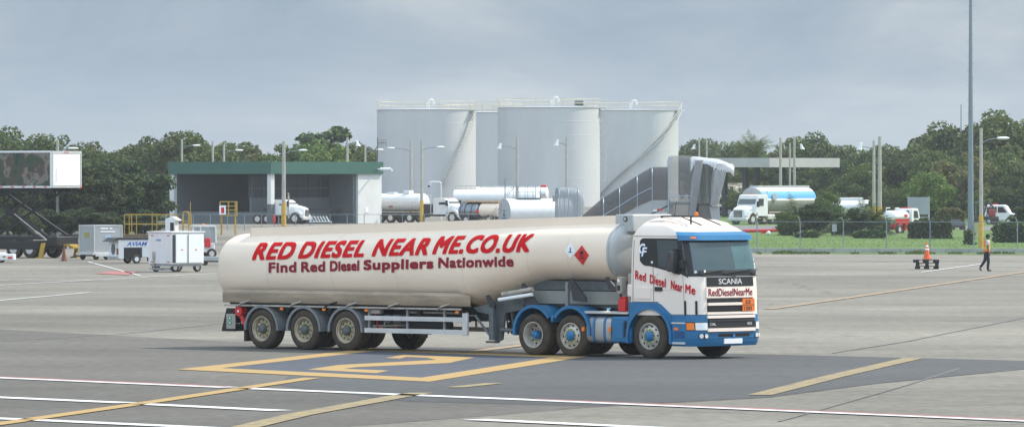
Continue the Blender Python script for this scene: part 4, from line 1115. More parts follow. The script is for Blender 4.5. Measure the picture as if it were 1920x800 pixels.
# local x runs along the right face (away to the right), local y along the left face (away to the left)
scl=d0/F
Lr=204*scl/cos(radians(48)); Ll=200*scl/sin(radians(48))
zt_,zb_=zz(303,d0),zz(326,d0)
b=MB(); b.bx(-.15,Lr,-.15,.05,zb_,zt_); b.bx(-.15,.05,.05,Ll,zb_,zt_); b.bx(.05,Lr,.05,Ll,zt_-.25,zt_-.05); b.bx(Lr-.2,Lr,.05,Ll,zb_,zt_-.25); b.bx(.05,Lr-.2,Ll-.2,Ll,zb_,zt_-.25)
b.build('fascia',hgreen,hg,smooth=0)
pw=.42*1.0
b=MB(); b.bx(.05,.50,.05,.50,0,zb_); b.build('corner_column',wallw,hg,smooth=0)
b=MB(); b.bx(.03,.52,.03,.52,0,1.75); b.build('column_skirting',wallg,hg,smooth=0)
b=MB(); xw=Lr*(668-508)/204.; b.bx(xw,Lr-.02,.05,.30,0,zb_); b.bx(Lr-.3,Lr-.02,.30,Ll-.2,0,zb_); b.build('white_wall',wallw,hg,smooth=0)
# recessed wall with a wide dark opening
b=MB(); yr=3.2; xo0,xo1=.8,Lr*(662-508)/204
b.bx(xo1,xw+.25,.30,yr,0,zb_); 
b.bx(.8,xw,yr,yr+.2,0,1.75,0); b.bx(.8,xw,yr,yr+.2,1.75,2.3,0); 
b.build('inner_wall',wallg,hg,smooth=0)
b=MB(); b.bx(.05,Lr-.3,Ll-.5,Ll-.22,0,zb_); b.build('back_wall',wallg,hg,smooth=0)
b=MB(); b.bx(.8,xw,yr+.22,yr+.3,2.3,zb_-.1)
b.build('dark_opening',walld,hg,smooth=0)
b=MB()
for i in range(7): b.bx(1+i*(xw-1)/7,1.06+i*(xw-1)/7,yr+.1,yr+.16,2.3,zb_-.1)
b.bx(.8,xw,yr+.1,yr+.16,3.1,3.16); b.build('window_bar',chass,hg,smooth=0)
b=MB(); b.bx(.55,.9,.6,Ll-.5,0,1.05,0); b.build('low_wall',wallg,hg,smooth=0)
b=MB(); b.bx(.02,.4,Ll-.55,Ll-.0,0,zb_); b.build('end_column',wallw,hg,smooth=0)
b=MB(); b.bx(.9,xw-.3,1.6,1.75,1.15,1.35); b.build('roller_shutter',dark,hg,smooth=0)
# small black and yellow spots: warning notice by the wall
b=MB(); b.bx(xw+.9,xw+1.3,.02,.045,.95,1.4); nb=b.build('wall_notice',whited,hg,smooth=0)
b=MB(); b.tube((at(713,560),560,zz(317,560)),(at(733,560),560,zz(317,560)),.14,12); b.tube((at(733,560),560,zz(317,560)),(at(734.5,560),560,zz(321,560)),.10,8); b.tube((at(713,560),560,zz(317,560)),(at(700,560),575,zz(317,560)),.06,6)
tag(b.build('wall_floodlight',white),'white tubular floodlight sticking out past the right end of the green fascia','floodlight')

# ================================================================== flat concrete canopy
d1=D_(408); X1=at(1443,d1)
cp=thing('fuel_canopy','flat concrete forecourt canopy on dark posts over the parked lorries','canopy',(X1,d1,0),radians(50))
s1=d1/F; Lr=140*s1/cos(radians(50)); Ll=120*s1/sin(radians(50))
zt_,zb_=zz(296,d1),zz(313.5,d1)
b=MB(); b.bx(0,Lr,0,Ll,zb_,zt_); b.build('roof_slab',conc,cp,smooth=0)
for (x_,y_) in ((.12,.5),(.75,.6),(.2,.90),(.7,.95)):
    b=MB(); b.bx(Lr*x_-.22,Lr*x_+.22,Ll*y_-.22,Ll*y_+.22,0,zb_); b.build('post',walld,cp,smooth=0)

# ================================================================== lamp posts
def lamp_post(px,ytop,d,label,arm=None,ya=None,group=None,yel=True,r=.14,head='cobra',m=None,name='lamp_post',cat='lamp post'):
    h=zz(ytop,d); root=thing(name,label,cat,(at(px,d),d,0),0,group)
    b=MB(); b.tube((0,0,-.1),(0,0,h),r*1.15,10,0,r*.8); p_=b.build('pole',m or concp,root)
    if yel:
        b=MB(); b.tube((0,0,.02),(0,0,zz(0,d)*0+2.0),r*1.15+.012,10,0,r*1.1+.012); b.build('yellow_band',yellowp,root)
    if arm:
        z0=zz(ya,d); L_=arm*d/F; sg=1 if L_>0 else -1
        b=MB(); b.path([(0,0,z0-.25),(L_*.35,-.1,z0-.02),(L_*.8,-.15,z0+.05)],.03,6); b.build('arm',steelp,root)
        b=MB()
        if head=='cobra':
            b.lathe([(.0,0),(.10,.05),(.17,.3),(.16,.55),(.08,.72),(0,.75)],(0,0,0),'x',12)
            b.v=[(L_*.8+sg*v[0]-sg*.05,v[1]-.15,z0+.06+v[2]*.55) for v in b.v]
        else:
            b.lathe([(.0,0),(.12,.05),(.14,.3),(.22,.45),(.24,.55),(0,.5)],(0,0,0),'z',12)
            b.v=[(L_*.85+v[0]+sg*v[2]*.3,v[1]-.15,z0+.05-v[2]*1.0+.3) for v in b.v]
        b.build('lamp_head',white,root)
    return root
lamp_post(532,265,D_(424),'tall bare lamp post standing in front of the green fascia',arm=36,ya=283,r=.17)
lamp_post(770.5,262,D_(415),'lamp post with its arm to the left in front of the leftmost storage tank',arm=-38,ya=279,r=.15)
lamp_post(790.5,263,D_(418),'lamp post with its arm to the right in front of the leftmost storage tank',arm=36,ya=277,r=.14)
lamp_post(969.5,257,D_(412),'lamp post with a tilted floodlight in front of the middle storage tank',arm=-36,ya=275,r=.15,head='flood')
lamp_post(1062,257,D_(414),'lamp post between the middle tank and the grey stair canopy',arm=-19,ya=269,r=.11,head='flood')
far='thin lamp pole standing behind the green roofed hangar'
lamp_post(341,261,D_(415),'thin lamp pole farthest left of those rising behind the green fascia',arm=26,ya=274,r=.12,yel=False)
lamp_post(399,264,D_(415),'thin bare pole between two lamp poles behind the green fascia',r=.12,yel=False,name='pole',cat='pole')
lamp_post(420,270,D_(415),'lamp pole right of the bare pole behind the green fascia, lamp heads over the trees',arm=28,ya=283,r=.12,yel=False)
lamp_post(651.5,257,D_(415),'lamp pole with a tilted floodlight behind the right part of the green fascia',arm=20,ya=270,r=.12,yel=False,head='flood')
lamp_post(685,271,D_(415),'short pole just left of the leftmost storage tank behind the hangar',arm=26,ya=282,r=.10,yel=False)
lamp_post(108,262,D_(443),'pole rising behind the raised catering box',arm=26,ya=280,r=.12,yel=False)
lamp_post(1311,258,D_(402),'pole with a floodlight right of the storage tanks, left of a bare pole',arm=-10,ya=276,r=.11,yel=False,head='flood')
lamp_post(1325,262,D_(402),'bare pole right of the floodlight pole beside the storage tanks',r=.11,yel=False,name='pole',cat='pole')
lamp_post(1463.5,258,D_(410),'tall grey post in front of the concrete canopy, left of the floodlight post',r=.15,name='pole',cat='pole')
lamp_post(1489.5,256,D_(408),'post with a floodlight in front of the concrete canopy',arm=14,ya=276,r=.14,head='flood')
lamp_post(1481,268,D_(409),'thinner post standing behind the concrete canopy',r=.10,yel=False,name='pole',cat='pole')
lamp_post(1638.5,264,D_(437),'slim post of a pair by the white tanker lorry, left one with lamp',arm=-28,ya=276,r=.12,head='flood')
lamp_post(1649.5,256,D_(439),'taller post of the pair by the white tanker lorry, right one without lamp',r=.15,name='pole',cat='pole')
lamp_post(1839.5,240,D_(468),'concrete lamp post with a yellow base beside the walking man',arm=38,ya=261,r=.11)
lamp_post(1802,196,640,'thin distant antenna mast above the trees left of the tall mast',r=.06,yel=False,name='antenna_mast',cat='mast',m=steelp)
b=MB(); da=575; X=at(708,da); b.tube((X,da,0),(X,da,zz(258,da)),.035,6)
b.tube((X,da,zz(268,da)),(X+.75,da,zz(268,da)),.02,5)
for dx in (.12,.34,.56,.75): b.tube((X+dx,da,zz(261,da)),(X+dx,da,zz(275,da)),.02,5)
tag(b.build('radio_antenna',dark),'small dark radio antenna on a thin mast beside the end of the green fascia','antenna')
# tall mast with step pegs
dm=D_(445); hm=zz(-30,dm); root=thing('tall_mast','very tall steel mast with climbing pegs running out of the top of the picture','mast',(at(1820,dm),dm,0))
b=MB(); b.tube((0,0,0),(0,0,hm),.22,12,0,.10); b.build('pole',steelp,root)
b=MB()
for i in range(30):
    z=3.5+i*.5; s_=1 if i%2 else -1; r_=.22-.12*z/hm
    b.tube((s_*r_*.8,0,z),(s_*(r_+.13),0,z),.012,5)
b.build('climbing_pegs',steelp,root)
b=MB(); b.bx(.25,.62,-.3,.3,0,1.0); b.build('pedestal_box',mat('pale_yellow_box',(.45,.42,.22),.7,var=.2),root,bevel=.02)

# ================================================================== fences
def fence(x0,x1,d0,d1,h,nposts,label,name='chain_fence',rails=(1.0,),cant=False,post=.03,mesh=True):
    root=thing(name,label,'fence',((at(x0,d0)+at(x1,d1))/2,(d0+d1)/2,0)); ox,oy=root.location.x,root.location.y
    P=lambda f:(at(x0,d0)+(at(x1,d1)-at(x0,d0))*f-ox,d0+(d1-d0)*f-oy)
    for i in range(nposts):
        x_,y_=P(i/(nposts-1)); b=MB(); b.tube((x_,y_,0),(x_,y_,h),post,6)
        if cant: b.tube((x_,y_,h),(x_-.12,y_-.05,h+.28),post*.9,6)
        b.build('post',steelp,root)
    a=P(0);c=P(1); b=MB()
    for r_ in rails: b.tube((*a,h*r_),(*c,h*r_),.018,5)
    b.build('rail',steelp,root)
    if mesh:
        m=bpy.data.materials.get('chain_link')
        if not m:
            m=glassy('chain_link_m',(.25,.26,.26),.05,.6); m.name='chain_link'
        b=MB(); b.add([(*a,.05),(*c,.05),(*c,h),(*a,h)],[(0,1,2,3)]); b.build('wire_mesh',m,root,smooth=0)
    return root
fence(1100,1990,D_(468)+4,D_(470)+2,1.62,12,'chain link fence along the grass behind the kerb on the right',cant=True)
fence(330,715,D_(432),D_(432),1.25,13,'low railing fence running in front of the green roofed hangar',mesh=False,name='railing_fence')
fence(713,1080,D_(426),D_(424),1.05,10,'low railing fence in front of the parked tanker lorries by the tanks',mesh=False,name='railing_fence')

# ================================================================== background lorries
def small_wheel(b,x,y,r,w,ms=(0,1)):
    b.lathe([(r*.55,-w/2),(r*.9,-w/2),(r,-w/2+.04),(r,w/2-.04),(r*.9,w/2),(r*.55,w/2)],(x,y,r),'y',20,ms[0],cap=False)
    b.lathe([(r*.57,-w/2+.02),(r*.3,-w/2+.05),(0,-w/2+.05)],(x,y,r),'y',16,ms[1]); b.lathe([(r*.57,w/2-.02),(r*.3,w/2-.05),(0,w/2-.05)],(x,y,r),'y',16,ms[1])
def wheel_part(root,x,y,r,w=.3,name='wheel',rim=None):
    b=MB(); small_wheel(b,0,0,r,w); o=b.build(name,[rubber,rim or alu],root); o.location=(x,y,0); return o
def bonnet_cab(root,paint,L=2.5,hood=1.25,w=2.1,h=2.62):
    """bonneted lorry cab, front at x=0 facing +x, back at x=-L-?"""
    hw=w/2
    b=MB()
    # cab box
    xs=-hood; prof_=[(xs-1.5,.75),(xs-1.5,h-.08),(xs-1.35,h),(xs-.35,h),(xs-.20,h-.08),(xs+.12,1.75),(xs+.12,.75)]
    rings=[]
    for y,k in ((-hw,0.97),(-hw+.08,1),(hw-.08,1),(hw,.97)):
        cxm=xs-.7; czm=1.6
        rings.append([((x-cxm)*k+cxm,y,(z-czm)*k+czm) for x,z in prof_])
    b.loft(rings); cabm=b.build('cab',paint,root,smooth=30)
    # hood
    b=MB(); rings=[]
    for x,zt,hwid in ((xs+.10,1.74,hw*.86),(xs+.5,1.66,hw*.80),(-.25,1.50,hw*.70),(-.05,1.38,hw*.62),(.0,1.2,hw*.58)):
        ring=[(x,-hwid,.62),(x,-hwid,zt-.22),(x,-hwid*.85,zt-.05),(x,0,zt),(x,hwid*.85,zt-.05),(x,hwid,zt-.22),(x,hwid,.62)]
        rings.append(ring)
    b.loft(rings); hd=b.build('hood',paint,root,smooth=30)
    # front fenders over wheel
    for sy in (-1,1):
        b=MB(); y0,y1=sorted((sy*hw*.62,sy*hw*1.0))
        pts=[(-1.45,.62),(-1.38,.95),(-1.15,1.20),(-.75,1.26),(-.35,1.12),(-.12,.85),(-.05,.55),(-.22,.55),(-.33,.82),(-.55,1.0),(-.85,1.03),(-1.10,.93),(-1.24,.62)]
        b.prism(pts,'y',y0,y1); b.build('front_fender',paint,root,smooth=30)
        b=MB(); yy0,yy1=sorted((sy*hw*.66,sy*hw*.95)); b.bx(-.10,.0,yy0,yy1,.66,.86); b.build('headlight',lens,root,bevel=.02)
        b=MB(); b.bx(xs-.9,xs-.22,sy*hw-.012*sy-.02,sy*hw+.02,1.65,h-.35); b.build('side_window',glass,cabm)
        b=MB(); b.bx(xs-.05,xs+.10,min(sy*(hw+.05),sy*(hw+.3)),max(sy*(hw+.05),sy*(hw+.3)),1.55,2.05); b.build('mirror',black,cabm,bevel=.03)
        wheel_part(root,-.80,sy*(hw-.17),.50,.28)
    b=MB(); b.add([(xs-.19,-hw*.88,h-.16),(xs-.19,hw*.88,h-.16),(xs+.145,hw*.88,1.80),(xs+.145,-hw*.88,1.80),(xs-.22,-hw*.88,h-.16),(xs-.22,hw*.88,h-.16),(xs+.10,hw*.88,1.80),(xs+.10,-hw*.88,1.80)],[(0,1,2,3),(4,5,6,7),(0,1,5,4),(2,3,7,6),(0,3,7,4),(1,2,6,5)]); b.build('windscreen',wglass,cabm)
    b=MB(); b.bx(.0,.05,-hw*.42,hw*.42,.70,1.25); g_=b.build('grille',dark,hd)
    b=MB()
    for i in range(5): b.bx(.05,.06,-hw*.40,hw*.40,.76+i*.1,.79+i*.1)
    b.build('grille_bars',chrome,g_)
    b=MB(); b.bx(-.1,.16,-hw,hw,.36,.62); b.build('front_bumper',alu,root,bevel=.05)
    for i in range(3):
        b=MB(); b.bx(xs-.5,xs-.42,(i-1)*.5-.04,(i-1)*.5+.04,h,h+.06); b.build('roof_lamp',orange if i!=1 else redp,cabm)
    return cabm
def tank_cyl(root,x0,x1,R,zc,m,name='tank',bands=None,bandm=None,endm=None,ry=None,y=0):
    ry=ry or R; b=MB(); rings=[]; N=40
    def ring(x,k): return [(x,y+ry*k*cos(2*pi*i/N),zc+R*k*sin(2*pi*i/N)) for i in range(N)]
    rr=[(x0-.22,.15),(x0-.2,.45),(x0-.13,.8),(x0-.05,.95),(x0,1)]; 
    for x,k in rr: rings.append(ring(x,k))
    xs=[x0+(x1-x0)*i/8 for i in range(1,8)]
    for x in xs: rings.append(ring(x,1))
    rr2=[(x1,1),(x1+.05,.95),(x1+.13,.8),(x1+.2,.45),(x1+.22,.15)]
    for x,k in rr2: rings.append(ring(x,k))
    nb=len(rings)
    def mf(j,i):
        if j<4 or j>=nb-5: return 2 if endm else 0
        if bandm:
            a=(i+.5)*360/N
            if (5<a<48) or (132<a<175): return 1
            if a>180: return 3
        return 0
    b.loft(rings,mf=mf,cap0=True,cap1=True)
    # caps material
    o=b.build(name,[m,bandm or m,endm or m,MATS['neck_beige']],root,smooth=35)
    if bands:
        for x in bands:
            b=MB(); b.loft([[(x+dx,y+(ry+.02)*cos(2*pi*i/N),zc+(R+.02)*sin(2*pi*i/N)) for i in range(N)] for dx in (-.03,.03)]); b.build('band',bands_m[0],o)
    return o
bands_m=[white]
def chassis(root,x0,x1,z=.75,w=.8,m=None):
    b=MB(); b.bx(x0,x1,-w/2,-w/2+.1,z-.15,z+.1); b.bx(x0,x1,w/2-.1,w/2,z-.15,z+.1)
    n=int((x1-x0)/1.2)+1
    for i in range(n): b.bx(x0+i*1.2,x0+i*1.2+.08,-w/2+.1,w/2-.1,z-.1,z+.05)
    b.build('chassis',m or dark,root,smooth=0)

# --- right: white bonneted lorry with blue striped tanker, facing left-front
dT=D_(421.5)
tr_=thing('tanker_lorry','white bonneted lorry pulling a tanker trailer with a blue stripe, parked under the canopy','tanker lorry',(at(1383,dT),dT-1,0),radians(180+48))
cb_=bonnet_cab(tr_,white,w=2.15,h=2.62)
wheel_part(tr_,-4.4,-.9,.48,.5);wheel_part(tr_,-4.4,.9,.48,.5);wheel_part(tr_,-5.6,-.9,.48,.5);wheel_part(tr_,-5.6,.9,.48,.5)
chassis(tr_,-6.2,-.9); tank_cyl(tr_,-2.1,-1.2,.001+.0,.6,steeltank) if False else None
b=MB(); 
b.bx(-3.9,-2.8,-1.05,-.6,.45,.9); b.bx(-3.9,-2.8,.6,1.05,.45,.9); b.build('side_tank',alu,tr_,bevel=.08)
b=MB(); b.tube((-2.95,.8,.9),(-2.95,.8,2.95),.07,10); b.build('exhaust_stack',chrome,tr_)
# the tanker trailer is coupled to it: built in the same frame, angled by the articulation
dt2=dT+2.2
tb=thing('tanker_trailer','long tanker trailer with a light blue stripe and grey belly behind the white bonneted lorry','tanker trailer',(at(1409,dt2+2),dt2+2,0),radians(180+58+0))
tz_=zz(376,dt2); TR=1.16
Ltr=9.6
# local +x points to the front (towards camera left)
tank_cyl(tb,-Ltr*.99,-.1,TR,zz(351,dt2)-TR,white,bandm=tblue,endm=greyc)
b=MB(); b.bx(-Ltr,-.4,-.38,.38,zz(351,dt2)-.06,zz(351,dt2)+.14); b.build('top_walkway',frontgrey,tb)
b=MB(); b.tube((-1.9,TR+.02,zz(351,dt2)-.85),(-1.9,TR+.12,zz(351,dt2)-.85),.34,20); b.build('round_emblem',greyc,tb)
b=MB(); b.tube((0.10,.45,zz(351,dt2)-1.1),(.18,.45,zz(351,dt2)-1.1),.14,4); b.build('hazard_placard',redp,tb)
b=MB(); b.bx(.0,.25,-.1,.5,zz(351,dt2)-2.0,zz(351,dt2)-1.65); b.build('valve_box',black,tb)
chassis(tb,-Ltr+.3,-1.0,.95,.9)
for x_ in (-Ltr+1.1,-Ltr+2.3):
    for y_ in (-.9,.9): wheel_part(tb,x_,y_,.48,.45)
b=MB(); b.bx(-6.5,-1.2,1.0,1.1,1.02,1.12); b.build('hose_tray',railm,tb)

# --- right: white tank lorry seen from the side, behind the palm shrubs
dW=D_(414)
wt=thing('tanker_lorry','white tanker lorry with a rounded tank half hidden by the bushy palms','tanker lorry',(at(1600,dW),dW,0),0)
R_=.72; zc_=zz(389,dW)
tank_cyl(wt,-1.6,1.75,R_,zc_,white,ry=1.0)
b=MB(); b.bx(-1.5,.9,-.4,.4,zc_+R_-.1,zc_+R_+.22); b.build('top_deck',white,wt,bevel=.05)
b=MB(); b.tube((-.1,0,zc_+R_+.22),(-.1,0,zc_+R_+.32),.07,8); b.build('beacon',redp,wt)
b=MB(); b.bx(-2.9,-1.85,-.95,.95,.6,2.15); cw=b.build('cab',white,wt,bevel=.15)
b=MB(); b.bx(-2.7,-2.1,-.97,-.955,1.35,1.95); b.build('side_window',glass,cw)
b=MB(); b.bx(-2.915,-2.902,-.8,.8,1.3,1.95); b.build('windscreen',glass,cw)
chassis(wt,-2.8,1.8,.7,.8)
for x_ in (-2.3,.3,1.3):
    for y_ in (-.85,.85): wheel_part(wt,x_,y_,.45,.35)
b=MB(); b.prism([(-.35,.55),(-.30,.85),(-.05,1.08),(.35,1.08),(.62,.85),(.68,.55),(.60,.55),(.5,.8),(.28,.98),(0,.98),(-.22,.8),(-.27,.55)],'y',-1.0,-.7); b.build('mudguard',white,wt)

# --- right: small red and white refuelling lorry seen from behind
dS=D_(438)
st_=thing('small_tank_lorry','small white lorry with a red trimmed tank seen from behind next to the clipped hedge','tank lorry',(at(1683,dS),dS,0),radians(52))
zc_=zz(405.5,dS)
tank_cyl(st_,-1.15,.65,.44,zc_,white,ry=.62,endm=whited)
b=MB(); 
for i in range(16): b.bx(-1.1+i*.11,-1.045+i*.11,-.60,-.57,zc_-.36,zc_-.16-.05*(i%2))
b.bx(-1.1,.62,-.62,-.55,zc_-.5,zc_-.36); b.build('red_trim',redp,st_,smooth=0)
b=MB(); b.bx(-.05,.35,-.655,-.64,zc_-.02,zc_+.16); b.build('red_label',redp,st_)
b=MB(); b.bx(-1.0,-.9,-.5,.5,.30,.75); b.bx(-.7,-.45,-.62,-.35,.28,.85); b.bx(.15,.45,-.62,-.35,.28,.85); b.build('red_frame',redp,st_,smooth=0)
b=MB(); 
prof_=[(.75,.4),(.75,1.78),(.85,1.86),(1.55,1.86),(1.68,1.75),(1.9,1.15),(1.92,.4)]
b.prism(prof_,'y',-.72,.72); cs_=b.build('cab',white,st_,bevel=.06)
b=MB(); b.prism([(1.05,1.15),(1.05,1.68),(1.5,1.68),(1.68,1.15)],'y',-.735,.735); b.build('side_window',glass,cs_)
b=MB(); b.bx(.738,.75,-.5,.5,1.3,1.7); b.build('rear_window',glass,cs_)
b=MB(); b.bx(.9,1.2,-.3,.3,1.86,1.93); b.build('light_bar',redp,cs_)
b=MB(); b.path([(-.9,-.4,zc_+.44),(-.9,-.4,zc_+.62),(-.4,-.4,zc_+.62),(-.4,-.4,zc_+.44)],.03,6); b.path([(-.9,.4,zc_+.44),(-.9,.4,zc_+.62),(-.4,.4,zc_+.62)],.03,6); b.build('top_rail',white,st_)
chassis(st_,-1.2,1.8,.48,.6)
for x_ in (-.75,1.35):
    for y_ in (-.62,.62): wheel_part(st_,x_,y_,.33,.25)

# --- right edge: white van and red machine
dV=D_(421)
vn=thing('white_van','white van with a red roof light parked at the right edge behind the mast','van',(at(1872,dV),dV,0),radians(-12))
b=MB(); b.prism([(-1.1,.35),(-1.15,1.5),(-1.0,1.72),(.55,1.72),(.75,1.62),(1.1,1.02),(1.5,.92),(1.55,.35)],'y',-.75,.75); vb=b.build('body',white,vn,bevel=.08)
b=MB(); b.prism([(-.95,1.05),(-.9,1.52),(-.05,1.55),(-.05,1.05)],'y',-.765,.765); b.build('side_window',glass,vb)
b=MB(); b.prism([(.05,1.05),(.05,1.55),(.5,1.55),(.85,1.05)],'y',-.765,.765); b.build('side_window',glass,vb)
b=MB(); b.bx(-.4,-.1,-.2,.2,1.72,1.82); b.build('roof_light',redp,vb)
for x_ in (-.7,1.0):
    for y_ in (-.65,.65): wheel_part(vn,x_,y_,.32,.22)
b=MB()
mc=thing('utility_loader','dark utility machine with a red engine and folded boom beside the white van','machine',(at(1850,dV-4),dV-4,0))
b.bx(-1.1,1.0,-.6,.6,.45,.75); b.build('chassis',dark,mc,bevel=.03)
b=MB(); b.bx(.15,.75,-.45,.45,.75,1.35); b.tube((.2,-.3,1.35),(.3,-.3,1.6),.06,8); b.build('engine',pinkbrn,mc,bevel=.06)
b=MB(); b.tube((-.3,0,.75),(.1,0,2.1),.07,8); b.tube((.1,0,2.1),(.7,.1,1.4),.06,8); b.tube((.0,.2,.75),(.45,.2,1.95),.05,8); b.build('boom',dark,mc)
b=MB(); b.bx(-1.0,-.2,-.5,.5,1.9,2.05); b.tube((-.95,-.45,.75),(-.95,-.45,1.9),.03,6);b.tube((-.25,-.45,.75),(-.25,-.45,1.9),.03,6);b.tube((-.95,.45,.75),(-.95,.45,1.9),.03,6);b.tube((-.25,.45,.75),(-.25,.45,1.9),.03,6); b.build('cab_canopy',chass,mc)
for x_ in (-.8,.7):
    for y_ in (-.6,.6): wheel_part(mc,x_,y_,.34,.25,rim=dark)
mc2=thing('small_trailer','low dark trailer with small wheels on the road left of the tall mast','trailer',(at(1796,D_(432)),D_(432),0))
b=MB(); b.bx(-.75,.6,-.4,.4,.35,.62); b.bx(-.5,.2,-.3,.3,.62,.85); b.tube((-.75,0,.45),(-1.2,0,.35),.04,6); b.build('body',chass,mc2,bevel=.03)
for x_ in (-.45,.35):
    for y_ in (-.42,.42): wheel_part(mc2,x_,y_,.22,.15,rim=dark)

# --- centre: white bonneted tank lorry left of the diesel tank
dC=D_(418)
tc_=thing('tanker_lorry','white bonneted tanker lorry with a ribbed tank in front of the leftmost storage tank','tanker lorry',(at(872,dC),dC,0),radians(-30))
bonnet_cab(tc_,white,w=2.0,h=2.22)
Rb=.80; zcb=zz(362,dC)-Rb-.05
b=MB(); b.bx(-4.0,-3.2,-.7,.7,.9,1.7); b.build('pump_box',dark,tc_)
b=MB(); b.path([(-3.1,-.8,.9),(-3.1,-.8,2.5),(-3.9,-.8,2.5),(-3.1,-.8,1.9)],.03,6); b.build('ladder_frame',white,tc_)
tk=tank_cyl(tc_,-9.0,-4.3,Rb,zcb,white,bands=(-8.2,-7.2,-6.2,-5.2),ry=1.0)
b=MB(); b.bx(-6.2,-5.6,-.4,.4,zcb+Rb-.05,zcb+Rb+.28); b.build('manhole_cover',white,tk,bevel=.04); b=MB(); b.bx(-8.0,-7.2,-.3,.3,zcb+Rb-.05,zcb+Rb+.12); b.build('manhole_cover',white,tk,bevel=.04)
b=MB(); 
for i in range(14): b.bx(-8.9+i*.33,-8.82+i*.33,-1.012,-.98,zcb-.02,zcb+.03)
b.build('marker_row',redp,tk); b=MB(); b.bx(-7.4,-7.0,-.99,-.96,zcb-.42,zcb-.32); b.build('red_label',redd,tk)
chassis(tc_,-9.0,-.9)
b=MB(); b.bx(-9.0,-4.2,-.9,.9,.5,.95); b.build('skirt',dark,tc_)
for x_ in (-5.2,-7.2,-8.3):
    for y_ in (-.85,.85): wheel_part(tc_,x_,y_,.45,.4)
# long white tanker behind
dL=D_(410)
lt=thing('tanker_trailer','long white tanker trailer lying behind the steel tank lorry, seen from the side','tanker trailer',(at(930,dL),dL,0),radians(-8))
Lh=at(1010,dL)-at(860,dL)
zc_=zz(370,dL); tank_cyl(lt,-Lh*.52,Lh*.52,.80,zc_-.05,white,ry=1.1)
b=MB(); 
for i in range(8): b.tube((-Lh*.5+i*.5,-.4,zc_+.72),(-Lh*.5+i*.5,-.4,zc_+1.15),.02,5)
b.tube((-Lh*.5,-.4,zc_+1.15),(-Lh*.5+3.5,-.4,zc_+1.15),.025,5); b.build('top_rail',railm,lt)
chassis(lt,-Lh*.5,Lh*.5,.9)
for x_ in (-Lh*.42,-Lh*.28,Lh*.3):
    for y_ in (-.9,.9): wheel_part(lt,x_,y_,.48,.45)
dL2=D_(406)
l2=thing('tanker_trailer','farther white tanker trailer with red topped fittings in front of the middle storage tank','tanker trailer',(at(960,dL2),dL2,0),radians(-5))
Lh=at(1022,dL2)-at(892,dL2); zc_=zz(363,dL2)
tank_cyl(l2,-Lh*.52,Lh*.5,.78,zc_-.08,white,ry=1.1)
b=MB(); b.bx(-Lh*.45,Lh*.4,-.4,.4,zc_+.66,zc_+.78); b.build('top_walkway',white,l2)
b=MB(); b.bx(Lh*.42,Lh*.5,-.3,.3,zc_+.5,zc_+.9); b.build('valve_cluster',redp,l2,bevel=.05)
chassis(l2,-Lh*.5,Lh*.5,.9)
for x_ in (-Lh*.42,-Lh*.28,Lh*.3):
    for y_ in (-.9,.9): wheel_part(l2,x_,y_,.48,.45)
b=MB(); X=at(1012,dL2-3); b.bx(X-1.0,X+.6,dL2-3.5,dL2-2.5,zz(367,dL2),zz(363,dL2)); b.tube((X,dL2-3,0),(X,dL2-3,zz(366,dL2)),.1,8)
tag(b.build('loading_platform',frontgrey),'small grey loading platform on a post above the tail of the farther white trailer','platform')
# steel tank lorry
dI=D_(421)
si=thing('steel_tank_trailer','polished steel tank trailer with dark straps and orange top rack beside the diesel tank','tank trailer',(at(900,dI),dI,0),radians(-38))
zc_=zz(396,dI); R_=.78
bands_m[0]=black
tank_cyl(si,-1.7,.15,R_,zc_,stainless,bands=(-1.5,-1.0,-.3),ry=.9)
b=MB(); b.bx(-1.3,2.4,-.5,.5,zc_+R_+.02,zc_+R_+.10); b.build('top_rack',mat('rack_orange',(.50,.27,.10),.7),si)
tank_cyl(si,.5,2.4,R_*.85,zc_+.1,cream,name='rear_tank',ry=.8)
b=MB(); b.add([(.30,-.86,zc_-.2),(.5,-.7,zc_),(.3,-.86,zc_+.2),(.1,-.86,zc_)],[(0,1,2,3)]); b.build('hazard_placard',redp,si,smooth=0)
chassis(si,-1.8,2.6,.75)
for x_ in (-.9,1.6):
    for y_ in (-.7,.7): wheel_part(si,x_,y_,.42,.35)
# diesel tank on its side
dD=D_(430)
dt_=thing('diesel_tank','white horizontal diesel storage tank with a grey lettered end beside the steel tank trailer','fuel tank',(at(905+22,dD)+.8,dD,0),radians(27))
R_=1.06*1.0; zc_=zz(372,dD)-R_
# local x from lettered end (x=0) away to the right
b=MB(); N=48
ring=lambda x,k:[(x,R_*k*cos(2*pi*i/N),zc_+R_*k*sin(2*pi*i/N)) for i in range(N)]
b.loft([ring(0,1),ring(5.6,1)]); body=b.build('tank_body',white,dt_,smooth=35)
b=MB(); b.loft([ring(-.02,.995),ring(-.015,.2)],cap0=True); b.build('tank_end',mat('tank_end_pale',(.42,.44,.44),.6),dt_,smooth=0)
fnt=lambda y0,z0: (lambda u,v:(-.035,y0-u,z0+v))
lt_t=text('TANK',fnt(.26,zc_+.02),.52,.11,dark,dt_,offset=.02,bold=0); text('02',fnt(.17,zc_-.36),.34,.27,dark,dt_,offset=.03); text('DIESEL',fnt(.50,zc_-.68),1.0,.24,mat('teal_letter',(.03,.18,.20),.6),dt_,offset=.03)
b=MB(); 
for x_ in (1.0,4.4): b.bx(x_-.2,x_+.2,-.8,.8,-.05,zc_-R_*.6)
b.build('cradle',greyc,dt_,smooth=0)
b=MB(); zt_=zc_+R_
for y_ in (-.45,.45):
    b.path([(1.0,y_,zt_-.1),(1.0,y_,zt_+1.0),(3.0,y_,zt_+1.0),(3.0,y_,zt_-.1)],.025,5)
    for x_ in (1.6,2.3): b.tube((x_,y_,zt_-.1),(x_,y_,zt_+1.0),.02,5)
    b.tube((1.0,y_,zt_+.5),(3.0,y_,zt_+.5),.02,5)
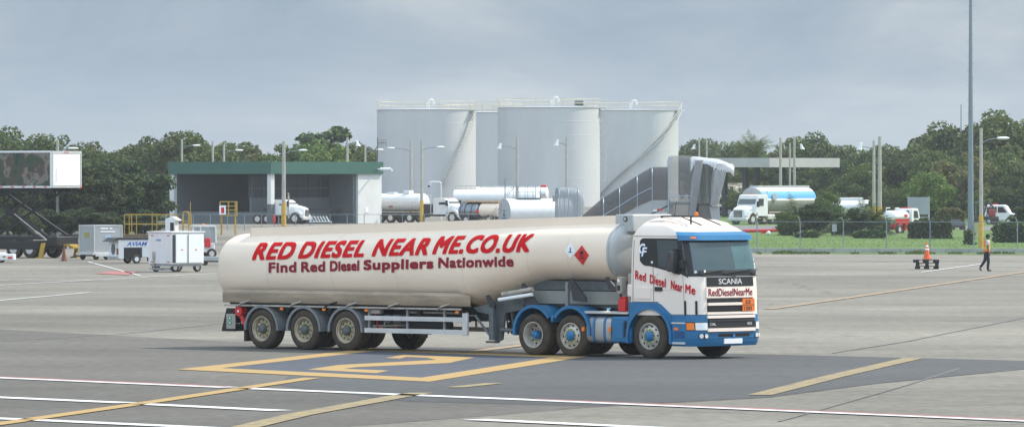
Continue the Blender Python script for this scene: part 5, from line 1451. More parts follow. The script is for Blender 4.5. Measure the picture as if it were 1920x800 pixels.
b.bx(.9,3.1,-.5,.5,zt_+.01,zt_+.06)
b.build('top_railing',steelp,dt_)
b=MB(); 
for y_ in (.75,1.15): b.tube((-1.6,y_,0),(1.0,y_-.5,zt_+.9),.03,5)
for i in range(12):
    f=i/12; b.tube((-1.6+2.6*f,.75-.5*f,(zt_+.2)*f),(-1.6+2.6*f,1.15-.5*f,(zt_+.2)*f),.02,4)
b.build('access_stair',railm,dt_)
b=MB(); X=at(947,dD+2); b.tube((X,dD+2,0),(X,dD+2,zz(335,dD)),.045,8); tag(b.build('vent_pipe',steelp),'thin vertical vent pipe rising behind the diesel tank','pipe')
# loading arm gantry
dP=D_(412); b=MB(); xa,xb_=at(805,dP),at(827,dP); zt_=zz(341,dP)
b.path([(xb_,dP,0),(xb_,dP,zt_-.15),(xb_-.15,dP,zt_),(xa+.1,dP,zt_),(xa,dP,zt_-.1),(xa,dP,zt_-.35)],.07,8); b.tube((xa+.2,dP,zt_),(xa+.2,dP,zt_-.3),.06,8)
root=thing('pipe_gantry','white goose necked filling pipe standing above the bonneted tanker lorry','pipe gantry',(xb_,dP,0)); o=b.build('arm_pipe',white,root); o.location=(-xb_,-dP,0)
b=MB(); b.tube((xa-.05,dP,zt_-.32),(xa-.05,dP,zt_-.5),.10,8); o=b.build('nozzle',black,root); o.location=(-xb_,-dP,0)
# white shed-like tanker behind canopy posts
d9=D_(405); b=MB()
w9=thing('covered_tanker','pale tanker lorry with a ladder parked in the shade behind the canopy posts','tanker lorry',(at(1395,d9),d9,0),radians(25))
tank_cyl(w9,-3.0,2.4,.85,zz(358,d9),cream,ry=1.0); chassis(w9,-3.2,2.6,.9)
b=MB(); b.path([(.6,-.9,zz(352,d9)),(.6,-.9,zz(333,d9)),(1.6,-.9,zz(333,d9)),(1.6,-.9,zz(352,d9))],.05,6); b.tube((.6,-.9,zz(342,d9)),(1.6,-.9,zz(342,d9)),.04,6); b.build('ladder',yellow,w9)
for x_ in (-2.2,1.6):
    for y_ in (-.8,.8): wheel_part(w9,x_,y_,.45,.35)
# semi cab in front of the hangar
dH=D_(420)
sc_=thing('tractor_unit','white bonneted tractor unit with a tall exhaust stack parked at the hangar corner column','lorry',(at(575,dH),dH+.5,0),radians(-20))
bonnet_cab(sc_,white,w=1.9,h=2.12,hood=1.35)
b=MB(); b.tube((-1.3,-1.05,.5),(-1.3,-1.05,2.5),.08,10,0); b.tube((-1.3,-1.05,2.5),(-1.3,-1.12,2.72),.07,10,1); b.build('exhaust_stack',[chrome,railm],sc_)
b=MB(); b.bx(-4.6,-.4,-.4,.4,.5,.75); b.build('chassis',dark,sc_)
for x_ in (-3.4,-4.3):
    for y_ in (-.8,.8): wheel_part(sc_,x_,y_,.45,.4)
dH2=D_(424); b=MB(); X=at(600,dH2)
rk=thing('white_rack','low white slatted rack beside the nose of the white tractor unit','rack',(X,dH2,0))
b=MB(); b.bx(-.9,1.0,-.4,.4,.35,.42)
for i in range(7): b.prism([(-.8+i*.25,.42),(-.70+i*.25,.42),(-.95+i*.25,.85),(-1.05+i*.25,.85)],'y',-.38,.38)
b.build('slats',white,rk,smooth=0); b=MB(); b.bx(-.85,-.8,-.4,.4,0,.35); b.bx(.9,.95,-.4,.4,0,.35); b.build('frame',steelp,rk)
b=MB(); X=at(514,dH2); b.lathe([(0,.3),(.11,.32),(.11,.80),(.05,.9),(.05,1.0),(0,1.0)],(X,dH2,0),'z',12); b.tube((X,dH2,0),(X,dH2,.35),.03,6); tag(b.build('fire_extinguisher',redp),'red fire extinguisher on a stand at the hangar corner column','extinguisher')

# ================================================================== passenger boarding stairs behind the tanker
dB=300.0; mB=dB/F
bs=thing('boarding_stairs','covered aircraft boarding stairs with smoked side panels rising to a silver canopy head','boarding stairs',(at(1150,dB),dB,0),0)
def bl(px): return (px-1150)*mB
def bz(py): return H-(py-HY)*mB
def arch(x,zb,zt,hw=.80,n=16,rad=None):
    # arched section in the y-z plane with rounded shoulders
    rad=rad or .45; pts=[(x,-hw,zb)]
    for i in range(n//2+1):
        t=pi/2*i/(n//2); pts.append((x,-hw+rad-rad*cos(t),zt-rad+rad*sin(t)))
    for i in range(n//2+1):
        t=pi/2*i/(n//2); pts.append((x,hw-rad+rad*sin(t),zt-rad+rad*cos(t)))
    pts.append((x,hw,zb)); return pts
st=[(1060,432,424),(1100,425,397),(1131,424,372),(1161,412,352),(1194,395,330),(1222,380,313),(1252,375,313)]
# lower edges follow the stair string
st=[(1060,455,423),(1090,440,405),(1131,424,370),(1161,407,351),(1194,387,329),(1222,375,313),(1252,375,313)]
b=MB(); b.loft([arch(bl(x),bz(yb),bz(yt)) for x,yb,yt in st],closed=False,cap0=False,cap1=False); b.build('smoked_canopy',smoke,bs,smooth=35)
ribm=mat('canopy_rib_blue',(.36,.43,.50),.4,metal=.3)
for i,(x,yb,yt) in enumerate(st[1:]):
    b=MB(); b.path(arch(bl(x),bz(yb),bz(yt),.82),.022,5); b.build('canopy_rib',ribm,bs)
b=MB(); b.path([(bl(x),-.83,bz(yt+(yb-yt)*.62)) for x,yb,yt in st[1:-1]],.02,5); b.build('canopy_rail',ribm,bs)
b=MB(); b.path([(bl(x),.83,bz(yt+(yb-yt)*.62)) for x,yb,yt in st[1:-1]],.02,5); b.build('canopy_rail',ribm,bs)
# stair string and steps
stp=[(1060,455),(1222,375),(1256,375),(1256,396),(1230,400),(1092,472),(1060,474)]
for y0 in (-.82,.76):
    b=MB(); b.prism([(bl(x),bz(y)) for x,y in stp],'y',y0,y0+.06); b.build('stair_string',greyc,bs,smooth=0)
b=MB(); b.prism([(bl(1092),bz(463)),(bl(1252),bz(384)),(bl(1252),bz(386.5)),(bl(1092),bz(465.5))],'y',-.835,-.82); b.build('string_stripe',dark,bs,smooth=0)
b=MB(); b.bx(bl(1232),bl(1241),-.84,-.822,bz(394),bz(391)); b.build('reflector',redp,bs); b=MB(); b.bx(bl(1224),bl(1231),-.84,-.822,bz(396),bz(393)); b.build('reflector',whited,bs)
b=MB()
n=16
for i in range(n):
    f=i/n; x=1060+(1222-1060)*f; y=455+(375-455)*f
    b.bx(bl(x),bl(x)+.27,-.76,.76,bz(y)-.05,bz(y))
b.build('step',greyc,bs,smooth=0)
# tall platform canopy
hd=[(1251,430,302),(1254,430,293),(1262,430,291.5),(1285,430,292),(1300,430,293)]
b=MB(); b.loft([arch(bl(x),bz(yb),bz(yt),.95,rad=.5) for x,yb,yt in hd],closed=False,cap0=False,cap1=False); b.build('platform_canopy',smokel,bs,smooth=35)
b=MB(); b.bx(bl(1251),bl(1303),-.9,.9,bz(382),bz(378)); b.bx(bl(1251),bl(1345),-.9,.9,bz(384),bz(381)); b.build('platform_floor',greyc,bs)
b=MB(); b.path([(bl(1252),-.97,bz(430)),(bl(1252),-.97,bz(310)),(bl(1258),-.9,bz(293))],.03,6); b.build('canopy_rib',ribm,bs)
b=MB(); b.tube((bl(1252),-.97,bz(367)),(bl(1300),-.97,bz(367)),.02,5); b.build('canopy_rail',ribm,bs)
# silver bellows posts (pleated)
def bellow(xa,xb,x2a,x2b,yt,yb,n=7):
    b=MB(); rings=[]
    N=14
    for j in range(8):
        f=j/7; y=yt+(yb-yt)*f; l=xa+(x2a-xa)*f; r=xb+(x2b-xb)*f
        ring=[]
        for i in range(N+1):
            u=i/N; ring.append((bl(l+(r-l)*u),-1.0-(.07 if i%2 else 0)-.15*sin(pi*u),bz(y)))
        ring+= [(bl(r),.98,bz(y)),(bl(l),.98,bz(y))]
        rings.append(ring)
    b.loft(rings); return b
bellow(1302,1318,1289,1301,300,416).build('silver_bellows',silverf,bs,smooth=20)
bellow(1338,1362,1330,1345,318,385).build('silver_bellows',silverf,bs,smooth=20)
# silver roof with drooping hood
hd2=[(1294,322,296,.97),(1300,310,293,1.0),(1310,306,294,1.02),(1325,308,296,1.04),(1345,318,298,1.05),(1358,323,303,1.08),(1368,322,307,1.08),(1375,330,312,1.02)]
b=MB(); rg=[arch(bl(x),bz(yb),bz(yt),hw,rad=.3) for x,yb,yt,hw in hd2]
b.loft(rg,closed=True); b.build('canopy_hood',silverf,bs,smooth=35)
b=MB(); b.path([(bl(1337),-1.09,bz(318)),(bl(1342),-1.10,bz(306)),(bl(1372),-1.1,bz(308)),(bl(1375),-1.05,bz(316))],.025,5); b.build('hood_trim',whited,bs)
b=MB(); b.bx(bl(1303),bl(1332),-.93,-.90,bz(384),bz(303)); b.build('inner_screen',glassy('inner_screen_m',(.10,.11,.10),.6),bs)
b=MB(); b.bx(bl(1279)-.08,bl(1279)+.10,.5,.6,bz(372),bz(338)); b.build('hanging_strap',mat('strap_tan',(.40,.33,.25),.8),bs)
b=MB(); b.prism([(bl(1329),bz(387)),(bl(1348),bz(386)),(bl(1350),bz(430)),(bl(1336),bz(430))],'y',-.95,.95); b.build('side_guard',greyc,bs,smooth=0)
b=MB(); b.bx(bl(1303),bl(1334),-.9,.9,bz(430),bz(384)); b.build('platform_skirt',mat('platform_brown',(.15,.14,.13),.7,var=.2),bs,smooth=0)
b=MB(); b.bx(bl(1066),bl(1350),-.85,.85,.45,.85); b.bx(bl(1255),bl(1262),-.8,.8,.85,bz(384)); b.bx(bl(1325),bl(1332),-.8,.8,.85,bz(384)); b.build('chassis',greyc,bs,bevel=.03)
for x_ in (1110,1320):
    for y_ in (-.75,.75): wheel_part(bs,bl(x_),y_,.36,.25)
b=MB(); b.tube((bl(1306),-.98,bz(420)),(bl(1306),-.98,bz(383)),.05,8); b.build('hydraulic_post',black,bs)
# second, lower stairs head
dB2=330.0; b2=thing('boarding_stairs','lower boarding stairs head with a clear rounded canopy beside the diesel tank','boarding stairs',(at(1068,dB2),dB2,0),radians(8))
m2=dB2/F
def l2_(px): return (px-1068)*m2
def z2(py): return H-(py-HY)*m2
b=MB(); b.loft([arch(l2_(1044),z2(440),z2(356),.7,rad=.42),arch(l2_(1047),z2(440),z2(351.5),.7,rad=.42),arch(l2_(1066),z2(440),z2(351),.7,rad=.42),arch(l2_(1082),z2(440),z2(353),.68,rad=.42),arch(l2_(1090),z2(440),z2(362),.62,rad=.4),arch(l2_(1093),z2(440),z2(375),.5,rad=.3)],closed=False,cap0=False,cap1=True); b.build('clear_canopy',clearp,b2,smooth=40)
for x_,t_ in ((1045,352),(1062,351),(1081,353)):
    b=MB(); b.path(arch(l2_(x_),z2(440),z2(t_),.72,rad=.42),.022,5); b.build('canopy_rib',ribm,b2)
b=MB(); b.bx(l2_(1041),l2_(1093),-.7,.7,z2(446),z2(438)); b.bx(l2_(1041),l2_(1093),-.6,.6,.4,.75); b.bx(l2_(1060),l2_(1068),-.4,.4,.75,z2(446)); b.build('platform',greyc,b2)
b=MB(); b.bx(l2_(1037),l2_(1042),-.5,.3,z2(378),z2(366)); b.bx(l2_(1040),l2_(1043),-.6,-.5,z2(440),z2(366)); b.build('side_box',greyc,b2)
for x_ in (1048,1086):
    for y_ in (-.55,.55): wheel_part(b2,l2_(x_),y_,.33,.22)

# ================================================================== left: ground handling gear
def L(px,y): return G(px,y)
# white box cart in front
d=D_(510); m=d/F
ct=thing('baggage_cart','white enclosed baggage cart with two sliding doors nearest the camera on the left','baggage cart',(at(322,d),d+.0,0),radians(40))
# local: x along long side (right face), y depth; near edge corner at (0,0)
Lx,Wy=1.80,1.75; zt_,zb_=H-(436-HY)*m,H-(495-HY)*m
x0=0.0
b=MB(); b.bx(0,Lx,0,Wy,zb_,zt_); bd=b.build('box_body',white,ct,bevel=.02)
b=MB(); b.bx(-.05,Lx+.05,-.05,Wy+.05,zt_,zt_+.05); b.build('roof_rim',white,bd,bevel=.01)
b=MB(); b.bx(.04,.20,-.012,-.002,zb_+.06,zt_-.10); b.build('door_gap',dark,bd)
for xa,xb_,yo in ((.22,.88,-.03),(.90,1.74,-.045)):
    b=MB(); b.bx(xa,xb_,yo,-.004,zb_+.06,zt_-.09); dr=b.build('sliding_door',whited,bd,bevel=.01)
    b=MB(); b.bx((xa+xb_)/2-.05,(xa+xb_)/2+.05,yo-.008,yo,zb_+.62,zb_+.66); b.build('reflector',redp,dr)
b=MB(); b.bx(.88,.905,-.055,-.004,zb_+.05,zt_-.08); b.build('door_seam',chass,bd)
for y_,z_ in ((.25,zt_-.13),(1.45,zt_-.13),(.25,zb_+.10),(1.45,zb_+.10)):
    b=MB(); b.bx(-.012,-.002,y_-.09,y_+.09,z_-.02,z_+.02); b.build('reflector',redp,bd)
text('AVIAM',lambda u,v:(-.014,1.15-u,zt_-.38+v),.34,.09,bluetxt,bd,offset=.02)
b=MB(); b.path([(-.05,1.28,zb_-.25),(-.06,1.28,zb_+.45)],.03,6); b.bx(-.09,-.03,1.22,1.34,zb_+.20,zb_+.55); b.build('tow_handle',railm,ct)
b=MB(); b.bx(.05,Lx-.05,.1,Wy-.1,zb_-.10,zb_-.01); b.bx(-.5,.1,Wy*.5-.1,Wy*.5+.1,zb_-.25,zb_-.17); b.bx(.1,.6,.3,1.4,zb_-.28,zb_-.18); b.build('cart_frame',greyc,ct)
for x_ in (.30,Lx-.25):
    for y_ in (.18,Wy-.18): wheel_part(ct,x_,y_,.20,.13)
# grey cargo container on a dolly
d=D_(487); m=d/F
cc=thing('cargo_container','grey aluminium air cargo container on a low dolly left of the white ground unit','cargo container',(at(177,d),d,0),radians(33))
zt_,zb_=H-(422-HY)*m,H-(474-HY)*m
Lx,Wy=1.62,1.58
b=MB(); b.bx(0,Lx,0,Wy,zb_,zt_); bd=b.build('container_body',greyc,cc,bevel=.02)
b=MB(); 
for z_ in (zb_,zt_-.04): b.bx(-.015,Lx+.015,-.015,Wy+.015,z_,z_+.045)
for (x_,y_) in ((0,0),(Lx,0),(0,Wy)): b.bx(x_-.02,x_+.02,y_-.02,y_+.02,zb_,zt_)
b.build('edge_trim',alu,bd)
b=MB(); b.bx(-.012,-.002,.55,1.05,zt_-.62,zt_-.38); b.build('yellow_label',mat('old_yellow_label',(.33,.30,.06),.7),bd)
b=MB(); b.bx(.62,.95,-.012,-.002,zt_-.66,zt_-.50); b.build('blue_label',mat('pale_blue_label',(.35,.50,.62),.6),bd)
b=MB(); b.bx(.35,1.2,-.012,-.002,zt_-.36,zt_-.30); b.bx(.35,.8,-.012,-.002,zt_-.20,zt_-.13); b.bx(.88,1.05,-.012,-.002,zt_-.2,zt_-.13); b.build('white_marking',whited,bd)
dl=thing('cargo_dolly','low wheeled dolly carrying the grey cargo container','dolly',(at(177,d),d,0),radians(33))
b=MB(); b.bx(-.15,Lx+.25,-.1,Wy+.1,zb_-.10,zb_-.01); b.bx(.0,Lx+.1,-.13,-.10,zb_-.18,zb_-.02); b.build('deck',alu,dl,bevel=.01)
b=MB(); b.bx(.1,Lx,.3,Wy-.3,.18,.26); b.tube((-.2,Wy/2,.22),(-.9,Wy/2,.15),.035,6); b.build('frame',dark,dl)
for x_ in (.15,Lx-.1):
    for y_ in (.1,Wy-.1): wheel_part(dl,x_,y_,.17,.10,rim=dark)
# white ground power unit / tractor with lettering
d=D_(494); m=d/F
gu=thing('ground_unit','white ground support vehicle with a round grille and blue lettering behind the white baggage cart','service vehicle',(at(222,d),d,0),radians(25))
zt_,zb_=H-(447-HY)*m,H-(487-HY)*m
b=MB(); b.prism([(0,.32),(1.0,.32),(1.0,zb_-.02),(2.6,zb_-.02),(2.6,zt_),(0,zt_)],'y',0,1.25); 
b=MB(); b.bx(0,.30,0,1.25,.22,zt_-.05); b.bx(.30,2.6,.0,1.25,zt_-.45,zt_-.05); b.bx(1.25,2.6,0,1.25,.30,zt_-.45); b.bx(.3,1.25,.35,1.25,.28,zt_-.45); bd=b.build('body',white,gu,bevel=.03)
b=MB(); b.bx(-.05,2.65,-.05,1.35,zt_-.05,zt_+.04); b.prism([(-.35,zt_-.16),(-.05,zt_+.04),(-.05,zt_-.06)],'y',-.02,1.3); b.build('deck_plate',dark,gu)
b=MB(); b.tube((-.01,.62,.70),(-.03,.62,.70),.28,20); gr_=b.build('round_grille',chass,gu)
b=MB(); 
b.bx(-.022,-.005,.22,1.02,.36,1.04); b.build('grille_panel',whited,gu)
b=MB(); b.bx(.32,1.2,-.004,.34,.28,zt_-.46); b.build('equipment_bay',black,gu)
b=MB(); b.bx(-.06,-.0,.0,.12,.45,.75); b.build('rear_lamp',pinkbrn,gu)
text('AVIAM',lambda u,v:(.42+u,-.008,zt_-.36+v),1.1,.20,bluetxt,bd,offset=.03,shear=.3)
for x_ in (.95,2.2):
    for y_ in (.02,1.2): wheel_part(gu,x_,y_,.22,.14,rim=whited)
b=MB(); b.bx(-.12,.0,.0,1.25,.24,.36); b.build('bumper',greyc,gu,bevel=.02)
# yellow railed work platform behind
d=D_(470); m=d/F
wp=thing('work_platform','yellow railed maintenance platform with rusty deck behind the white ground vehicle','work platform',(at(280,d),d,0),radians(-8))
def wl(px): return (px-280)*m
def wz(py): return H-(py-HY)*m
b=MB(); b.bx(wl(225),wl(345),-.7,.7,wz(444),wz(439)); b.build('deck',mat('rusty_deck',(.16,.11,.05),.8,var=.3),wp)
b=MB()
for y_ in (-.7,.7):
    for z_ in (402,420): b.tube((wl(237),y_,wz(z_)),(wl(330),y_,wz(z_)),.025,5)
    for x_ in (237,251,290,330): b.tube((wl(x_),y_,wz(440)),(wl(x_),y_,wz(402)),.028,5)
b.build('guard_rail',yellow,wp)
b=MB(); 
for x_ in (230,340):
    for y_ in (-.6,.6): b.tube((wl(x_),y_,0),(wl(x_),y_,wz(441)),.05,6)
b.tube((wl(230),-.6,.3),(wl(340),-.6,wz(445)),.03,5); b.build('leg',yellow,wp)
ld=thing('yellow_steps','narrow yellow handrail steps standing right of the white engine cowl','steps',(at(349,d-2),d-2,0),0)
b=MB()
for y_ in (-.3,.3): b.path([(-.18,y_,0),(-.18,y_,wz(400)),(-.12,y_,wz(396.5)),(.10,y_,wz(396.5)),(.16,y_,wz(400)),(.16,y_,0)],.03,6)
b.tube((.30,-.3,0),(.30,-.3,wz(400)),.035,6); b.tube((.24,.1,wz(440)),(.24,.1,wz(378)),.02,6)
for z_ in (418,): b.tube((-.18,-.3,wz(z_)),(.16,-.3,wz(z_)),.025,5)
for i in range(6): b.bx(-.17,.15,-.3,.3,.2+i*.3,.23+i*.3)
b.build('steps_frame',yellow,ld)
ck=thing('engine_cowl','white hooded cowl with a dark opening standing on the rusty platform deck','cowl',(at(322,d-.8),d-.8,wz(439)),radians(-15))
b=MB(); b.prism([(-.28,0),(.30,0),(.30,.72),(.52,.80),(.15,1.02),(-.28,.88)],'y',-.35,.35); b.build('hood',white,ck,bevel=.03)
b=MB(); b.bx(.02,.24,-.36,-.345,.05,.68); b.build('opening',black,ck)
# white tug with glass cab
d=D_(484); m=d/F
tg=thing('cab_tug','white airport tug with glazed cab and red box right of the baggage cart','tug',(at(378,d),d,0),radians(12))
def tl(px): return (px-378)*m
def tz2(py): return H-(py-HY)*m
b=MB(); b.bx(tl(358),tl(400),-.55,.55,.30,tz2(455)); b.bx(tl(352),tl(372),-.5,.5,.3,tz2(450)); bd=b.build('body',white,tg,bevel=.05)
b=MB(); 
fr=[(tl(356),tz2(455)),(tl(360),tz2(424)),(tl(401),tz2(424)),(tl(402),tz2(455))]
for y_ in (-.55,.55):
    for p,q in zip(fr,fr[1:]): b.tube((p[0],y_,p[1]),(q[0],y_,q[1]),.035,6)
    b.tube((tl(374),y_,tz2(455)),(tl(373),y_,tz2(424)),.035,6)
b.bx(tl(359),tl(402),-.58,.58,tz2(425),tz2(422)); cbf=b.build('cab_frame',white,tg)
b=MB(); b.bx(tl(360),tl(400),-.52,-.51,tz2(455),tz2(425)); b.bx(tl(400),tl(400)+.01,-.5,.5,tz2(455),tz2(425)); b.build('cab_glass',thinglass,tg)
b=MB(); b.bx(tl(380),tl(391),-.72,-.57,tz2(463),tz2(446)); b.build('red_box',redp,tg,bevel=.03)
b=MB(); b.lathe([(.06,0),(.06,.06),(0,.1)],(tl(381),0,tz2(422)),'z',10); b.build('beacon',orange,tg)
for x_ in (362,394):
    for y_ in (-.5,.5): wheel_part(tg,tl(x_),y_,.26,.2)
d=D_(497); m=d/F
fc=thing('flat_trolley','low flat grey trolley standing on the apron between the tug and the cream tanker','trolley',(at(400,d),d,0),radians(6))
b=MB(); b.bx(-.62,.62,-.5,.5,.32,.42); b.bx(-.62,.62,-.52,-.5,.22,.42); b.build('deck',greyc,fc,bevel=.01); b=MB(); b.bx(-.55,.55,-.4,.4,.16,.24); b.build('frame',dark,fc)
for x_ in (-.42,.42):
    for y_ in (-.4,.4): wheel_part(fc,x_,y_,.14,.08,rim=dark)
# numbered stand sign with yellow ladder platform
d=D_(440); m=d/F
np_=thing('numbered_sign','white sign with a red number 1 fixed to a yellow railed platform by the hangar','sign',(at(418,d),d,0),0)
z_a,z_b=H-(402-HY)*m,H-(385-HY)*m
b=MB(); b.bx(-.24,.24,-.62,-.58,z_a,z_b); bd=b.build('board',whited,np_,bevel=.01)
text('1',lambda u,v:(-.10+u,-.625,z_a+.10+v),.22,.42,red,bd,offset=.01)
b=MB(); zt_=H-(378-HY)*m; zb_=H-(404-HY)*m
for z_ in (zt_,zt_-.32,zt_-.60,zb_): 
    b.tube((-.2,-.5,z_),(1.0,-.5,z_),.03,5); b.tube((-.2,.5,z_),(1.0,.5,z_),.03,5); b.tube((1.0,-.5,z_),(1.0,.5,z_),.03,5)
for x_ in (-.2,.4,.9,1.0): 
    for y_ in (-.5,.5): b.tube((x_,y_,zb_),(x_,y_,zt_),.035,5)
for x_,y_ in ((-.1,-.5),(-.1,.5),(.9,-.5),(.9,.5)): b.tube((x_,y_,0),(x_,y_,zb_),.045,6)
b.tube((-.1,-.5,0),(-.5,-.5,-.0),.03,5); b.build('railed_platform',yellow,np_)
b=MB(); b.bx(-.2,1.0,-.5,.5,zb_-.03,zb_+.02); b.build('deck',mat('teal_deck',(.08,.15,.15),.7),np_)
# catering lift truck
d=D_(484); m=d/F
ca=thing('catering_truck','catering lift truck with its white box raised high and a food picture on its side','catering truck',(at(97,d),d,0),radians(180-36))
# local x: forward is towards camera-left; box rear end at x=0; side face at y>0? use explicit corners
zt_,zb_=H-(283-HY)*m,H-(352-HY)*m
ca.rotation_euler=(0,0,radians(35))
# local -x = away along the side face to the left; local +y... end face spans from corner along +y
W=2.35; Lb=7.0
b=MB(); b.bx(-Lb,0,0,W,zb_,zt_); bx_=b.build('box_body',white,ca,bevel=.02)
ca.rotation_euler=(0,0,radians(-36))
bx_.data.transform(Matrix.Identity(4))
# side face (picture) looks towards camera: normal -y ; end face normal +x
b=MB(); 
for z_ in (zb_-.01,zt_-.09): b.bx(-Lb,.02,-.03,.0,z_,z_+.10)
b.bx(-.10,.02,-.03,0,zb_+.09,zt_-.09); b.bx(-Lb,-Lb+.1,-.03,0,zb_+.09,zt_-.09); b.build('side_frame',white,bx_,bevel=.008)
fm=bpy.data.materials.new('food_picture'); fm.use_nodes=True; nt=fm.node_tree; bb=nt.nodes['Principled BSDF']
tcn=nt.nodes.new('ShaderNodeTexCoord'); nn=nt.nodes.new('ShaderNodeTexNoise'); nn.inputs['Scale'].default_value=1.1; nn.inputs['Detail'].default_value=5; nn.inputs['Distortion'].default_value=.3
nt.links.new(tcn.outputs['Object'],nn.inputs['Vector']); rr_=nt.nodes.new('ShaderNodeValToRGB'); rr_.color_ramp.elements[0].position=.33; rr_.color_ramp.elements[0].color=(.015,.035,.035,1); rr_.color_ramp.elements[1].position=.72; rr_.color_ramp.elements[1].color=(.36,.34,.32,1)
for p_,c_ in ((.42,(.03,.06,.03,1)),(.50,(.07,.05,.035,1)),(.56,(.20,.17,.15,1)),(.62,(.05,.07,.04,1))):
    e_=rr_.color_ramp.elements.new(p_); e_.color=c_
nt.links.new(nn.outputs['Fac'],rr_.inputs['Fac']); nt.links.new(rr_.outputs[0],bb.inputs['Base Color']); bb.inputs['Roughness'].default_value=.5
b=MB(); b.bx(-Lb+.1,-.10,-.015,-.003,zb_+.09,zt_-.09); b.build('side_picture',fm,bx_)
b=MB(); 
for i in range(10): b.bx(-.5-i*.75,-.3-i*.75,-.036,-.03,zb_+.02,zb_+.07)
b.build('reflector_strip',redp,bx_)
b=MB(); b.bx(.01,.05,0.08,W-.12,zb_+.12,zt_-.16); rd=b.build('roller_door',whited,bx_,bevel=.01)
b=MB(); b.bx(.0,.06,0,.08,zb_,zt_); b.bx(.0,.06,W-.08,W,zb_,zt_); b.bx(.0,.06,.08,W-.08,zt_-.14,zt_); b.bx(.0,.06,.08,W-.08,zb_,zb_+.07); b.build('door_frame',alu,bx_)
b=MB(); b.path([(.07,.3,zb_+.3),(.09,.3,zb_+.3),(.09,.3,zb_+1.0),(.07,.3,zb_+1.0)],.015,5); b.build('door_handle',chrome,rd)
for y_ in (.9,1.05,1.2): 
    b=MB(); b.bx(.06,.075,y_,y_+.08,zt_-.10,zt_-.05); b.build('marker_lamp',redp,bx_)
b=MB(); b.bx(.03,.085,W-.12,W,zb_-.02,zb_+.05); b.build('corner_lamp',redp,bx_)
# scissor lift
b=MB()
for y_ in (.35,W-.35):
    for (xa,za),(xb_,zc2) in (((-.6,zb_),(-5.4,1.15)),((-5.4,zb_),(-.6,1.15))):
        b.tube((xa,y_,za),(xb_,y_,zc2),.085,4)
    b.bx(-6.2,-.3,y_-.08,y_+.08,zb_-.2,zb_-.01)
b.tube((-2.0,W/2,1.1),(-4.2,W/2,2.6),.10,8); b.build('scissor_lift',black,ca)
b=MB(); b.bx(-10.3,.1,.3,W-.3,.62,1.12); b.bx(-5.2,-.9,.05,W-.05,.45,.85); b.build('chassis',black,ca,bevel=.03)
b=MB(); b.prism([(-10.4,.5),(-10.4,1.5),(-10.1,2.5),(-8.6,2.5),(-8.6,.5)],'y',.1,W-.1); cbb=b.build('cab',white,ca,bevel=.08)
b=MB(); b.prism([(-10.15,1.55),(-9.95,2.35),(-8.8,2.35),(-8.8,1.55)],'y',.085,W-.085); b.build('side_window',glass,cbb)
for x_ in (-9.4,-1.6,-2.7):
    for y_ in (.25,W-.25): wheel_part(ca,x_,y_,.48,.35)
for x_,y_ in ((-.5,-.1),(-.2,W+.0),(-3.9,-.1)):
    b=MB(); b.prism([(x_-.3,0),(x_-.05,0),(x_+.12,.8),(x_-.1,.8)],'y',y_-.06,y_+.06); b.bx(x_-.4,x_+.05,y_-.15,y_+.15,0,.05); b.build('stabiliser',yellow,ca)
b=MB(); b.bx(.1,.55,.8,1.5,.62,.72); b.bx(.4,.7,.9,1.4,.50,.63); b.build('rear_step',yellow,ca,bevel=.03)
b=MB(); b.tube((-2.5,-.05,2.3),(-.3,-.05,.95),.03,6); b.tube((-.3,-.05,.95),(-1.2,-.05,.93),.03,6); b.build('brace_rail',railm,ca)
# low white vehicle corner at the left edge
d=D_(492); m=d/F
lv=thing('low_loader','low white flat vehicle with a red tail lamp cut off by the left picture edge','loader',(at(28,d),d,0),0)
b=MB(); b.bx(-2.6,0,-.7,.7,.12,.42); b.bx(-2.6,-.5,-.6,.6,.42,.50); bd=b.build('body',white,lv,bevel=.03)
b=MB(); b.bx(-.30,-.08,-.715,-.70,.20,.30); b.build('tail_lamp',redp,bd); b=MB(); b.bx(-.55,-.4,-.715,-.70,.26,.34); b.build('tail_marker',yellow,bd)
for x_ in (-.7,-2.0):
    for y_ in (-.55,.55): wheel_part(lv,x_,y_,.2,.15)
# cones
def cone(loc,h,label,rm=True):
    r=thing('traffic_cone',label,'traffic cone',loc)
    b=MB(); b.lathe([(h*.20,.03),(h*.155,h*.3),(h*.115,h*.55)],(0,0,0),'z',20,0,cap=False); b.lathe([(h*.115,h*.55),(h*.10,h*.63)],(0,0,0),'z',20,1,cap=False); b.lathe([(h*.10,h*.63),(h*.085,h*.72)],(0,0,0),'z',20,0,cap=False); b.lathe([(h*.085,h*.72),(h*.065,h*.82)],(0,0,0),'z',20,1,cap=False); b.lathe([(h*.065,h*.82),(h*.03,h),(0,h)],(0,0,0),'z',20,0,cap=False)
    b.build('cone_body',[conem,whited],r)
    b=MB(); b.bx(-h*.25,h*.25,-h*.25,h*.25,0,.04); b.build('base',conem,r,bevel=.01); return r
conem_=conem; conem=mat('old_cone',(.20,.06,.04),.8,var=.2); wd_=whited; whited=conem; cone((*G(120,489),0),.72,'dark faded traffic cone on the apron beside the catering lift truck'); conem=conem_; whited=wd_
